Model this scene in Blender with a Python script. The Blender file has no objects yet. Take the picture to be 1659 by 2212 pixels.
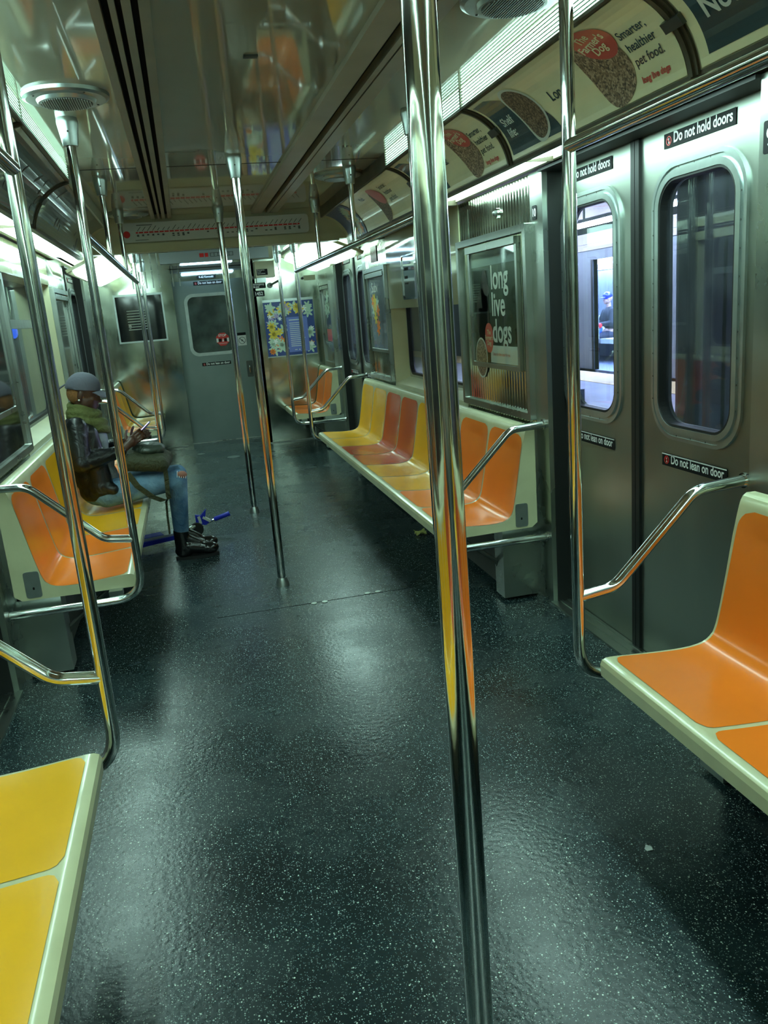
import bpy, bmesh, math, random
from mathutils import Vector, Matrix
random.seed(7)
sc = bpy.context.scene
COL = sc.collection
PI = math.pi

# ------------------------------------------------------------------ camera
FPX = 1749.8
cam_d = bpy.data.cameras.new('camera'); cam = bpy.data.objects.new('camera', cam_d); COL.objects.link(cam)
Rm = [[0.968573, -0.132087, 0.210758], [-0.235995, -0.220386, 0.946434], [-0.078563, -0.966428, -0.244631]]
cm = Matrix(((Rm[0][0], -Rm[0][1], -Rm[0][2]), (Rm[1][0], -Rm[1][1], -Rm[1][2]), (Rm[2][0], -Rm[2][1], -Rm[2][2])))
cam.matrix_world = Matrix.Translation((-0.374, 0, 1.55)) @ cm.to_4x4()
cam_d.sensor_fit = 'HORIZONTAL'; cam_d.sensor_width = 36; cam_d.lens = FPX / 1659 * 36; cam_d.clip_start = 0.05
sc.camera = cam
# ------------------------------------------------------------------ world, exposure
w = bpy.data.worlds.new('world'); sc.world = w; w.use_nodes = True
w.node_tree.nodes['Background'].inputs[0].default_value = (0.010, 0.012, 0.016, 1)
w.node_tree.nodes['Background'].inputs[1].default_value = 1.0
sc.view_settings.view_transform = 'Standard'; sc.view_settings.look = 'None'
sc.view_settings.gamma = 1; sc.view_settings.use_curve_mapping = False
sc.view_settings.exposure = 2.4
LC = (0.63, 1.0, 0.90)            # tint of the fluorescent tubes
L_TOP_NEAR, L_TOP_MID, L_TOP_LEFT, L_LOW, L_END = 2.8, 1.6, 3.0, 2.9, 1.3

# ------------------------------------------------------------------ materials
def nt(name):
    m = bpy.data.materials.new(name); m.use_nodes = True
    return m, m.node_tree.nodes, m.node_tree.links, m.node_tree.nodes['Principled BSDF']
def mat(name, col, rough=0.5, metal=0.0, coat=0.0, noise=0.0, nscale=8.0, bump=0.0, bscale=200.0, ior=1.5, rvar=0.0, stretch=None, crough=0.05):
    m, N, L, p = nt(name)
    p.inputs['Base Color'].default_value = (*col, 1); p.inputs['Roughness'].default_value = rough
    p.inputs['Metallic'].default_value = metal; p.inputs['IOR'].default_value = ior
    p.inputs['Coat Weight'].default_value = coat; p.inputs['Coat Roughness'].default_value = crough
    tc = N.new('ShaderNodeTexCoord'); src = tc.outputs['Object']
    if stretch:
        mp = N.new('ShaderNodeMapping'); mp.inputs['Scale'].default_value = stretch; L.new(src, mp.inputs[0]); src = mp.outputs[0]
    if noise > 0 or rvar > 0:
        n = N.new('ShaderNodeTexNoise'); n.inputs['Scale'].default_value = nscale; n.inputs['Detail'].default_value = 5
        L.new(src, n.inputs['Vector'])
        if noise > 0:
            r = N.new('ShaderNodeValToRGB'); r.color_ramp.elements[0].position = 0.3; r.color_ramp.elements[1].position = 0.7
            r.color_ramp.elements[0].color = (*[c * (1 - noise) for c in col], 1)
            r.color_ramp.elements[1].color = (*[min(1, c * (1 + noise * .5)) for c in col], 1)
            L.new(n.outputs[0], r.inputs[0]); L.new(r.outputs[0], p.inputs['Base Color'])
        if rvar > 0:
            mr = N.new('ShaderNodeMapRange'); mr.inputs[1].default_value = .3; mr.inputs[2].default_value = .7
            mr.inputs[3].default_value = max(0, rough - rvar); mr.inputs[4].default_value = rough + rvar
            L.new(n.outputs[0], mr.inputs[0]); L.new(mr.outputs[0], p.inputs['Roughness'])
    if bump > 0:
        n2 = N.new('ShaderNodeTexNoise'); n2.inputs['Scale'].default_value = bscale; L.new(src, n2.inputs['Vector'])
        b = N.new('ShaderNodeBump'); b.inputs['Strength'].default_value = bump; b.inputs['Distance'].default_value = .01
        L.new(n2.outputs[0], b.inputs['Height']); L.new(b.outputs[0], p.inputs['Normal'])
    return m
def emis(name, col, s):
    m, N, L, p = nt(name)
    p.inputs['Base Color'].default_value = (.8, .8, .8, 1); p.inputs['Emission Color'].default_value = (*col, 1)
    p.inputs['Emission Strength'].default_value = s; p.inputs['Roughness'].default_value = .3
    return m
def glassmat(name, tint, base=0.02, rough=0.0, dirt=0.0):
    m = bpy.data.materials.new(name); m.use_nodes = True; N = m.node_tree.nodes; L = m.node_tree.links; N.clear()
    o = N.new('ShaderNodeOutputMaterial'); tr = N.new('ShaderNodeBsdfTransparent'); gl = N.new('ShaderNodeBsdfGlossy')
    tr.inputs[0].default_value = (*tint, 1); gl.inputs[0].default_value = (.9, .95, .95, 1); gl.inputs['Roughness'].default_value = rough
    fr = N.new('ShaderNodeFresnel'); ge = N.new('ShaderNodeNewGeometry'); mi = N.new('ShaderNodeMapRange')
    mi.inputs[3].default_value = 1.45; mi.inputs[4].default_value = 1 / 1.45      # same reflectance at both faces of the pane
    L.new(ge.outputs['Backfacing'], mi.inputs[0]); L.new(mi.outputs[0], fr.inputs[0])
    mx = N.new('ShaderNodeMixShader'); L.new(fr.outputs[0], mx.inputs[0]); L.new(tr.outputs[0], mx.inputs[1]); L.new(gl.outputs[0], mx.inputs[2])
    out = mx.outputs[0]
    if dirt > 0:
        df = N.new('ShaderNodeBsdfDiffuse'); df.inputs[0].default_value = (.35, .38, .42, 1)
        n = N.new('ShaderNodeTexNoise'); n.inputs['Scale'].default_value = 6; n.inputs['Detail'].default_value = 8
        tc = N.new('ShaderNodeTexCoord'); L.new(tc.outputs['Object'], n.inputs['Vector'])
        mr = N.new('ShaderNodeMapRange'); mr.inputs[1].default_value = .35; mr.inputs[2].default_value = .75; mr.inputs[3].default_value = dirt * .3; mr.inputs[4].default_value = dirt
        L.new(n.outputs[0], mr.inputs[0]); m2 = N.new('ShaderNodeMixShader'); L.new(mr.outputs[0], m2.inputs[0]); L.new(out, m2.inputs[1]); L.new(df.outputs[0], m2.inputs[2]); out = m2.outputs[0]
    L.new(out, o.inputs[0])
    return m

def floor_mat():
    m, N, L, p = nt('speckled_black_floor')
    tc = N.new('ShaderNodeTexCoord'); last = None
    base = N.new('ShaderNodeTexNoise'); base.inputs['Scale'].default_value = 2.2; base.inputs['Detail'].default_value = 6
    L.new(tc.outputs['Object'], base.inputs['Vector'])
    cr = N.new('ShaderNodeValToRGB'); cr.color_ramp.elements[0].color = (.006, .014, .017, 1); cr.color_ramp.elements[1].color = (.015, .032, .037, 1)
    cr.color_ramp.elements[0].position = .35; cr.color_ramp.elements[1].position = .7
    L.new(base.outputs[0], cr.inputs[0]); last = cr.outputs[0]
    for sc_, thr, pr_, c in ((140, .25, .58, (.34, .42, .38)), (85, .19, .80, (.66, .76, .68)), (230, .27, .55, (.20, .28, .27))):
        v = N.new('ShaderNodeTexVoronoi'); v.inputs['Scale'].default_value = sc_; L.new(tc.outputs['Object'], v.inputs['Vector'])
        a = N.new('ShaderNodeMath'); a.operation = 'LESS_THAN'; a.inputs[1].default_value = thr; L.new(v.outputs['Distance'], a.inputs[0])
        s = N.new('ShaderNodeSeparateColor'); L.new(v.outputs['Color'], s.inputs[0])
        b = N.new('ShaderNodeMath'); b.operation = 'GREATER_THAN'; b.inputs[1].default_value = pr_; L.new(s.outputs[0], b.inputs[0])
        q = N.new('ShaderNodeMath'); q.operation = 'MULTIPLY'; L.new(a.outputs[0], q.inputs[0]); L.new(b.outputs[0], q.inputs[1])
        mx = N.new('ShaderNodeMixRGB'); L.new(q.outputs[0], mx.inputs[0]); L.new(last, mx.inputs[1]); mx.inputs[2].default_value = (*c, 1); last = mx.outputs[0]
    L.new(last, p.inputs['Base Color'])
    n = N.new('ShaderNodeTexNoise'); n.inputs['Scale'].default_value = 1.6; n.inputs['Detail'].default_value = 9; n.inputs['Roughness'].default_value = .65
    L.new(tc.outputs['Object'], n.inputs['Vector'])
    mr = N.new('ShaderNodeMapRange'); mr.inputs[1].default_value = .3; mr.inputs[2].default_value = .7; mr.inputs[3].default_value = .17; mr.inputs[4].default_value = .36
    L.new(n.outputs[0], mr.inputs[0]); L.new(mr.outputs[0], p.inputs['Roughness'])
    n2 = N.new('ShaderNodeTexNoise'); n2.inputs['Scale'].default_value = 60; n2.inputs['Detail'].default_value = 4; L.new(tc.outputs['Object'], n2.inputs['Vector'])
    b = N.new('ShaderNodeBump'); b.inputs['Strength'].default_value = .25; b.inputs['Distance'].default_value = .004
    L.new(n2.outputs[0], b.inputs['Height']); L.new(b.outputs[0], p.inputs['Normal'])
    p.inputs['Specular IOR Level'].default_value = .60
    return m
def kibble_mat(name, scale=95, dark=1.0):
    m, N, L, p = nt(name)
    tc = N.new('ShaderNodeTexCoord'); v = N.new('ShaderNodeTexVoronoi'); v.inputs['Scale'].default_value = scale
    L.new(tc.outputs['Object'], v.inputs['Vector'])
    s = N.new('ShaderNodeSeparateColor'); L.new(v.outputs['Color'], s.inputs[0])
    r = N.new('ShaderNodeValToRGB'); e = r.color_ramp.elements
    e[0].color = (.07 * dark, .045 * dark, .028 * dark, 1); e[1].color = (.52 * dark, .38 * dark, .25 * dark, 1)
    k = e.new(.5); k.color = (.26 * dark, .17 * dark, .10 * dark, 1)
    L.new(s.outputs[0], r.inputs[0]); L.new(r.outputs[0], p.inputs['Base Color']); p.inputs['Roughness'].default_value = .5
    return m
def jeans_mat():
    m, N, L, p = nt('blue_denim')
    tc = N.new('ShaderNodeTexCoord'); n = N.new('ShaderNodeTexNoise'); n.inputs['Scale'].default_value = 9; n.inputs['Detail'].default_value = 7
    L.new(tc.outputs['Object'], n.inputs['Vector'])
    r = N.new('ShaderNodeValToRGB'); r.color_ramp.elements[0].position = .35; r.color_ramp.elements[1].position = .75
    r.color_ramp.elements[0].color = (.05, .13, .25, 1); r.color_ramp.elements[1].color = (.22, .38, .52, 1)
    L.new(n.outputs[0], r.inputs[0]); L.new(r.outputs[0], p.inputs['Base Color']); p.inputs['Roughness'].default_value = .85
    n2 = N.new('ShaderNodeTexNoise'); n2.inputs['Scale'].default_value = 22; n2.inputs['Detail'].default_value = 3; n2.inputs['Distortion'].default_value = 1.5
    L.new(tc.outputs['Object'], n2.inputs['Vector'])
    b = N.new('ShaderNodeBump'); b.inputs['Strength'].default_value = .7; b.inputs['Distance'].default_value = .012
    L.new(n2.outputs[0], b.inputs['Height']); L.new(b.outputs[0], p.inputs['Normal'])
    return m
def fold_mat(name, col, rough, strength, scale, coat=0, dist=.015):
    m, N, L, p = nt(name); p.inputs['Base Color'].default_value = (*col, 1); p.inputs['Roughness'].default_value = rough; p.inputs['Coat Weight'].default_value = coat
    tc = N.new('ShaderNodeTexCoord'); n2 = N.new('ShaderNodeTexNoise'); n2.inputs['Scale'].default_value = scale; n2.inputs['Detail'].default_value = 3; n2.inputs['Distortion'].default_value = 2.0
    L.new(tc.outputs['Object'], n2.inputs['Vector'])
    b = N.new('ShaderNodeBump'); b.inputs['Strength'].default_value = strength; b.inputs['Distance'].default_value = dist
    L.new(n2.outputs[0], b.inputs['Height']); L.new(b.outputs[0], p.inputs['Normal'])
    return m

M = {}
M['floor'] = floor_mat()
M['cream'] = mat('cream_fibreglass', (.52, .51, .33), .35, noise=.10, nscale=5, coat=.15)
M['bench'] = mat('cream_bench_moulding', (.58, .58, .36), .22, noise=.08, nscale=9, coat=.3)
M['gloss_cream'] = mat('glossy_cream_laminate', (.44, .44, .28), .08, noise=.12, nscale=3, coat=.6, bump=.25, bscale=3)
M['ceiling'] = mat('glossy_ceiling_laminate', (.44, .42, .32), .06, noise=.10, nscale=2, ior=1.6, coat=.6, bump=.05, bscale=2.5, crough=.03)
M['rail'] = mat('ceiling_diffuser_rail', (.33, .31, .23), .3, noise=.15, nscale=6)
M['orange'] = mat('orange_seat_plastic', (.90, .22, .018), .23, noise=.06, nscale=4, coat=.12)
M['yellow'] = mat('yellow_seat_plastic', (.88, .46, .016), .23, noise=.06, nscale=4, coat=.12)
M['red'] = mat('red_orange_seat_plastic', (.62, .105, .025), .21, noise=.08, nscale=4, coat=.12)
M['chrome'] = mat('polished_steel_tube', (.70, .72, .70), .10, 1.0, noise=.08, nscale=10, rvar=.04, bump=.05, bscale=14)
M['steel'] = mat('brushed_steel', (.42, .46, .42), .30, 1.0, noise=.18, nscale=3.0, rvar=.07, bump=.05, bscale=4)
M['door_steel'] = mat('brushed_door_steel', (.40, .44, .39), .36, 1.0, noise=.15, nscale=2.2, rvar=.06, stretch=(1, 1, .25))
M['mirror_steel'] = mat('shiny_steel_sheet', (.50, .54, .46), .13, 1.0, noise=.2, nscale=2.5, rvar=.06, bump=.12, bscale=5)
M['dark_steel'] = mat('dull_dark_steel', (.12, .13, .12), .45, 0.8, noise=.2, nscale=5)
M['alu'] = mat('cast_aluminium', (.50, .56, .55), .30, .9, noise=.1, nscale=20)
M['black'] = mat('black_rubber', (.006, .007, .007), .5)
M['dark'] = mat('dark_slot', (.004, .004, .004), .9)
M['brown'] = mat('grimy_bronze_trim', (.10, .085, .055), .4, .5, noise=.3, nscale=8)
M['sign_black'] = mat('black_sticker', (.006, .007, .008), .6, ior=1.3)
M['white'] = mat('white_sticker_ink', (.80, .82, .80), .4)
M['grey_white'] = mat('pale_print', (.62, .66, .60), .4)
M['signred'] = mat('red_sticker_ink', (.62, .02, .02), .4)
M['poster'] = mat('cream_poster_paper', (.84, .79, .50), .25, noise=.06, nscale=6, coat=.3)
M['poster_blue'] = mat('dark_blue_green_poster_ink', (.028, .060, .072), .25, noise=.1, nscale=6, coat=.3)
M['blob'] = mat('coral_red_poster_ink', (.62, .085, .055), .3, coat=.3)
M['kibble'] = kibble_mat('kibble_print', 160); M['kibble_dark'] = kibble_mat('dark_kibble_print', 180, .62)
M['dim_poster'] = mat('old_dark_poster', (.07, .075, .065), .2, noise=.5, nscale=5, coat=.6)
M['map_white'] = mat('route_map_paper', (.55, .57, .55), .3, coat=.2)
M['glass'] = glassmat('door_glass', (.80, .84, .88), dirt=.10)
M['glass_left'] = glassmat('window_glass', (.75, .80, .78), dirt=.06)
M['plexi'] = glassmat('poster_cover_sheet', (.92, .95, .93), rough=.03)
M['lens_rib'] = mat('lens_rib_plastic', (.40, .48, .40), .5)
M['skin'] = mat('dark_brown_skin', (.075, .032, .018), .42, noise=.15, nscale=30)
M['hair'] = mat('short_bleached_hair', (.30, .13, .04), .8, noise=.3, nscale=90, bump=.6, bscale=300)
M['leather'] = fold_mat('black_leather', (.005, .0055, .006), .36, .6, 8, coat=.06)
M['denim'] = jeans_mat()
M['scarf'] = fold_mat('olive_scarf_cloth', (.095, .105, .025), .85, .6, 13, dist=.03)
M['cap'] = fold_mat('grey_violet_cap_cloth', (.10, .10, .13), .85, .2, 20)
M['shirt'] = fold_mat('pale_grey_shirt', (.32, .36, .38), .8, .5, 20)
M['boot'] = fold_mat('black_patent_boot', (.006, .006, .007), .22, .15, 12, coat=.3)
M['sole'] = mat('black_rubber_sole', (.01, .01, .01), .7)
M['bag'] = fold_mat('dark_olive_canvas', (.040, .045, .018), .75, .9, 14, dist=.03)
M['bag_gloss'] = fold_mat('dark_green_coated_canvas', (.03, .045, .030), .45, .7, 12, coat=.15)
M['phone'] = mat('violet_phone_case', (.06, .03, .12), .25, coat=.5)
M['screen'] = emis('phone_screen', (.35, .3, .8), .5)
M['blue_plastic'] = mat('blue_plastic', (.015, .03, .50), .35, coat=.3)
M['grey_plastic'] = mat('grey_plastic', (.28, .33, .35), .5)
M['navy'] = mat('navy_poster_ink', (.03, .06, .22), .3, coat=.3)
M['peri'] = mat('periwinkle_poster_ink', (.13, .18, .50), .3, coat=.3)
M['py'] = mat('yellow_poster_ink', (.70, .52, .06), .3); M['pg'] = mat('pale_green_poster_ink', (.45, .60, .48), .3)
M['po'] = mat('orange_poster_ink', (.75, .20, .03), .3); M['pp'] = mat('lilac_poster_ink', (.35, .28, .5), .3)
M['dkgreen'] = mat('dark_green_photo_print', (.045, .060, .030), .25, noise=.6, nscale=4, coat=.5)
M['stop_red'] = mat('stop_sticker_red', (.65, .03, .02), .4)
M['platform'] = mat('platform_concrete', (.22, .22, .26), .6, noise=.3, nscale=1.5)
M['platform_edge'] = mat('platform_edge_strip', (.60, .45, .22), .7, noise=.2, nscale=4)
M['column_grey'] = mat('painted_station_column', (.14, .16, .20), .5, noise=.2, nscale=2)
M['column_navy'] = mat('navy_station_column', (.02, .035, .085), .5)
M['train_side'] = mat('other_train_side', (.18, .20, .22), .5, .2, noise=.2, nscale=1)
M['beige'] = mat('beige_station_beam', (.50, .44, .42), .7, noise=.1, nscale=1)
M['tunnel'] = mat('tunnel_concrete', (.10, .11, .12), .8, noise=.4, nscale=1)
M['leaf'] = mat('dry_leaf', (.35, .36, .10), .7); M['paper'] = mat('paper_scrap', (.7, .75, .75), .8)

# ------------------------------------------------------------------ object helpers
def tag(o, label=None, cat=None, group=None, kind=None):
    if label: o['label'] = label
    if cat: o['category'] = cat
    if group: o['group'] = group
    if kind: o['kind'] = kind
    return o
def thing(name, label, cat, loc=(0, 0, 0), group=None):
    o = bpy.data.objects.new(name, None); COL.objects.link(o); o.location = loc; o.empty_display_size = .05
    return tag(o, label, cat, group)
class MB:
    def __init__(s, fn=None): s.v = []; s.f = []; s.fn = fn
    def add(s, vs, fs):
        n = len(s.v)
        for p in vs:
            if s.fn: p = s.fn(p)
            s.v.append(tuple(p))
        s.f += [tuple(i + n for i in f) for f in fs]; return s
    def box(s, x0, x1, y0, y1, z0, z1):
        vs = [(x, y, z) for x in (x0, x1) for y in (y0, y1) for z in (z0, z1)]
        return s.add(vs, [(0, 1, 3, 2), (4, 6, 7, 5), (0, 4, 5, 1), (2, 3, 7, 6), (0, 2, 6, 4), (1, 5, 7, 3)])
    def quad(s, a, b, c, d): return s.add([a, b, c, d], [(0, 1, 2, 3)])
    def tube(s, pts, r, n=16, caps=True):
        pts = [Vector(p) for p in pts]; rs = r if isinstance(r, (list, tuple)) else [r] * len(pts)
        t0 = (pts[1] - pts[0]).normalized(); up = Vector((0, 0, 1)) if abs(t0.z) < .9 else Vector((1, 0, 0))
        u = t0.cross(up).normalized(); vs = []; fs = []
        for i, p in enumerate(pts):
            if i == 0: t = t0
            elif i == len(pts) - 1: t = (pts[i] - pts[i - 1]).normalized()
            else: t = ((pts[i + 1] - p).normalized() + (p - pts[i - 1]).normalized()).normalized()
            u = (u - t * u.dot(t)).normalized(); v = t.cross(u)
            for k in range(n):
                a = 2 * PI * k / n; vs.append(p + (u * math.cos(a) + v * math.sin(a)) * rs[i])
        for i in range(len(pts) - 1):
            for k in range(n):
                k2 = (k + 1) % n; fs.append((i * n + k, i * n + k2, (i + 1) * n + k2, (i + 1) * n + k))
        if caps: fs.append(tuple(range(n - 1, -1, -1))); fs.append(tuple((len(pts) - 1) * n + k for k in range(n)))
        return s.add(vs, fs)
    def grid(s, fn, nu, nv):
        vs = [fn(i / nu, j / nv) for i in range(nu + 1) for j in range(nv + 1)]
        fs = [(i * (nv + 1) + j, (i + 1) * (nv + 1) + j, (i + 1) * (nv + 1) + j + 1, i * (nv + 1) + j + 1) for i in range(nu) for j in range(nv)]
        return s.add(vs, fs)
    def prism(s, pts, fn, d0, d1):
        n = len(pts); vs = [fn(p[0], p[1], d0) for p in pts] + [fn(p[0], p[1], d1) for p in pts]
        fs = [tuple(range(n)), tuple(range(2 * n - 1, n - 1, -1))] + [(i, (i + 1) % n, n + (i + 1) % n, n + i) for i in range(n)]
        return s.add(vs, fs)
    def ring(s, o, i, fn, d0, d1):
        n = len(o); vs = [fn(*p, d0) for p in o] + [fn(*p, d0) for p in i] + [fn(*p, d1) for p in o] + [fn(*p, d1) for p in i]; fs = []
        for k in range(n):
            q = (k + 1) % n
            fs += [(k, q, n + q, n + k), (2 * n + k, 3 * n + k, 3 * n + q, 2 * n + q), (k, 2 * n + k, 2 * n + q, q), (n + k, n + q, 3 * n + q, 3 * n + k)]
        return s.add(vs, fs)
    def ell(s, c, r, rot=None, nu=20, nv=12):
        c = Vector(c); vs = []; fs = []
        for j in range(nv + 1):
            ph = PI * j / nv
            for k in range(nu):
                a = 2 * PI * k / nu; p = Vector((r[0] * math.sin(ph) * math.cos(a), r[1] * math.sin(ph) * math.sin(a), r[2] * math.cos(ph)))
                if rot: p = rot @ p
                vs.append(c + p)
        for j in range(nv):
            for k in range(nu):
                q = (k + 1) % nu; fs.append((j * nu + k, (j + 1) * nu + k, (j + 1) * nu + q, j * nu + q))
        return s.add(vs, fs)
    def limb(s, p0, p1, r0, r1, n=18):
        s.tube([p0, p1], [r0, r1], n); s.ell(p0, (r0,) * 3); return s.ell(p1, (r1,) * 3)
    def build(s, name, m, parent=None, smooth=False, angle=40, label=None, weld=False, nrm=True):
        me = bpy.data.meshes.new(name); me.from_pydata(s.v, [], s.f); me.update()
        bm = bmesh.new(); bm.from_mesh(me)
        if weld: bmesh.ops.remove_doubles(bm, verts=bm.verts, dist=1e-5)
        if nrm: bmesh.ops.recalc_face_normals(bm, faces=bm.faces)
        if smooth:
            for f in bm.faces: f.smooth = True
            for e in bm.edges:
                if len(e.link_faces) == 2 and e.calc_face_angle(0) > math.radians(angle): e.smooth = False
        bm.to_mesh(me); bm.free()
        o = bpy.data.objects.new(name, me); COL.objects.link(o)
        me.materials.append(M[m] if isinstance(m, str) else m)
        if parent:
            o.parent = parent; q = parent; off = Vector((0, 0, 0))
            while q: off += q.location; q = q.parent
            o.location = -off
        if label: o['label'] = label
        return o
def rrect(a0, a1, b0, b1, r, n=6):
    out = []
    for (cx, cy, st) in ((a1 - r, b1 - r, 0), (a0 + r, b1 - r, 90), (a0 + r, b0 + r, 180), (a1 - r, b0 + r, 270)):
        for k in range(n + 1):
            a = math.radians(st + 90 * k / n); out.append((cx + r * math.cos(a), cy + r * math.sin(a)))
    return out
def fillet(pts, r, n=7):
    pts = [Vector(p) for p in pts]; out = [pts[0]]
    for i in range(1, len(pts) - 1):
        a = (pts[i - 1] - pts[i]); b = (pts[i + 1] - pts[i]); la, lb = a.length, b.length; a.normalize(); b.normalize()
        ang = a.angle(b); d = min(r / math.tan(ang / 2), la * .49, lb * .49)
        p0 = pts[i] + a * d; p2 = pts[i] + b * d
        for k in range(n + 1):
            t = k / n; out.append(p0 * (1 - t) ** 2 + pts[i] * 2 * t * (1 - t) + p2 * t * t)
    out.append(pts[-1]); return out
_tc = {}
def text2d(body, size, bold=0.0, align='LEFT'):
    key = (body, size, bold, align)
    if key in _tc: return _tc[key]
    cu = bpy.data.curves.new('t', 'FONT'); cu.body = body; cu.size = size; cu.offset = bold; cu.resolution_u = 4; cu.align_x = align; cu.space_line = .95
    ob = bpy.data.objects.new('t', cu); COL.objects.link(ob)
    bpy.context.view_layer.update()
    me = bpy.data.meshes.new_from_object(ob.evaluated_get(bpy.context.evaluated_depsgraph_get()))
    r = ([tuple(v.co) for v in me.vertices], [tuple(p.vertices) for p in me.polygons])
    bpy.data.objects.remove(ob); bpy.data.curves.remove(cu); bpy.data.meshes.remove(me)
    _tc[key] = r; return r
def text(mb, body, size, fn, a, b, d, bold=0.0, align='LEFT', sx=1.0, rot=0.0):
    vs, fs = text2d(body, size, bold, align); ca, sa = math.cos(rot), math.sin(rot)
    return mb.add([fn(a + (v[0] * sx) * ca - v[1] * sa, b + (v[0] * sx) * sa + v[1] * ca, d) for v in vs], fs)
def wallfn(side, x):      # a runs to the right as read from the aisle, b up, d towards the aisle
    return (lambda a, b, d: (side * (x - d), -side * a, b))
def endfn(y): return lambda a, b, d: (a, y - d, b)
def disc(mb, fn, ca, cb, ra, rb, d, rot=0, rings=5, n=36, sup=2.0):
    def g(i, j):
        t = i; an = 2 * PI * j; c, s = math.cos(an), math.sin(an)
        k = (abs(c) ** sup + abs(s) ** sup) ** (-1 / sup); x = ra * t * c * k; y = rb * t * s * k
        return fn(ca + x * math.cos(rot) - y * math.sin(rot), cb + x * math.sin(rot) + y * math.cos(rot), d)
    return mb.grid(g, rings, n)
def rect(mb, fn, a0, a1, b0, b1, d, nu=1, nv=1): return mb.grid(lambda u, v: fn(a0 + (a1 - a0) * u, b0 + (b1 - b0) * v, d), nu, nv)

# ------------------------------------------------------------------ key dimensions
ZC, XW, XL, ZS, XB = 2.38, 1.30, 0.738, 0.45, 0.714
ZH = 2.10                     # door header / wall top
Y0, YM = -2.6, 6.95           # back of the car, beam under the ceiling
PITCH = .485
YDOOR = [(2.18, 3.66), (7.60, 9.08)]; YSEAM = [3.0, 8.41]
YEND_R, YEND_L, YEND_D = 10.2, 10.75, 10.92

# ------------------------------------------------------------------ floor, ceiling, walls
b = MB(); b.box(-XW - .02, XW + .02, Y0, 11.0, -.06, 0)
tag(b.build('floor', 'floor'), 'dark speckled rubber floor of the subway car', kind='structure')
b = MB(); b.box(-.36, .30, Y0, YM, ZC, ZC + .03)
b2 = b; b2.box(.47, .86, Y0, YM, ZC, ZC + .03); b2.box(-.86, -.50, Y0, YM, ZC, ZC + .03)
b2.box(-1.3, 1.3, YM + .12, 11.0, 2.205, 2.23)
tag(b2.build('ceiling', 'ceiling'), 'glossy cream ceiling panels reflecting the seats', kind='structure')
b = MB()
for x0, x1 in ((-.86, -.50), (-.36, .30), (.47, .86)): b.box(x0, x1, 4.86, 4.866, ZC - .0015, ZC)
tag(b.build('trim_1', 'dark'), 'dark seam across the ceiling panels', kind='structure')
def rails(name, s, label):
    t = thing(name, label, 'vent', (s * .42, 3, ZC), 'linear air vents in the ceiling'); b = MB()
    lo, hi = (.30, .50) if s < 0 else (.28, .49)
    for (p, q) in ((.345, .375), (.394, .418), (.434, .450), (.472, .50)) if s < 0 else ((.28, .365), (.402, .424), (.431, .49)):
        b.box(min(s * p, s * q), max(s * p, s * q), Y0, YM, ZC - .022, ZC + .03)
    b.build('rail', 'rail', t)
    b = MB(); b.box(min(s * .28, s * .5), max(s * .28, s * .5), Y0, YM, ZC + .012, ZC + .05); b.build('slot', 'dark', t)
rails('ceiling_vent', -1, 'slotted air vent rail running along the ceiling on the left')
rails('ceiling_vent', 1, 'slotted air vent rail running along the ceiling on the right')
# cove arc
T_, M_, B_ = Vector((.845, 2.302)), Vector((.972, 2.235)), Vector((1.05, 2.083))
def circ(a, b, c):
    ax, ay, bx, by, cx, cy = *a, *b, *c; d = 2 * (ax * (by - cy) + bx * (cy - ay) + cx * (ay - by))
    ux = ((ax * ax + ay * ay) * (by - cy) + (bx * bx + by * by) * (cy - ay) + (cx * cx + cy * cy) * (ay - by)) / d
    uy = ((ax * ax + ay * ay) * (cx - bx) + (bx * bx + by * by) * (ax - cx) + (cx * cx + cy * cy) * (bx - ax)) / d
    return Vector((ux, uy))
CC = circ(T_, M_, B_); CR = (T_ - CC).length
aB = math.atan2(B_.y - CC.y, B_.x - CC.x); aT = math.atan2(T_.y - CC.y, T_.x - CC.x); ARC = CR * (aT - aB)
def covefn(side, yfar):     # a: reading direction, b metres up the arc, d towards aisle
    def f(a, b, d):
        an = aB + b / CR; r = CR - d
        x = CC.x + r * math.cos(an); z = CC.y + r * math.sin(an)
        return (side * x, yfar - side * a, z)
    return f
for side, nm in ((1, 'right'), (-1, 'left')):
    f = covefn(side, 0)
    b = MB(lambda p, s=side: (p[0] * s, p[1], p[2]))
    # backing of the cove, header, wall top
    g = MB(); g.grid(lambda u, v: f(-side * (Y0 + (YM - Y0) * u), ARC * v, -.004), 1, 14)
    tag(g.build('trim_2' if side > 0 else 'trim_3', 'cream', smooth=True), 'curved cream cove above the windows on the %s' % nm, kind='structure')
    b.box(.86, 1.45, Y0, YM, ZC + .01, ZC + .04)
    b.box(1.24, 1.45, Y0, 11, ZH + .012, ZH + .05)          # header shelf
    b.box(1.24, 1.262, Y0, 11, ZH, ZH + .03)
    b.box(1.43, 1.46, Y0, 11, ZH, ZC + .03)
    b.box(1.26, 1.46, YM, 11, ZH + .0, 2.23)
    tag(b.build('trim_4' if side > 0 else 'trim_5', 'cream'), 'cream header strip over the doors and windows on the %s' % nm, kind='structure')
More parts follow.
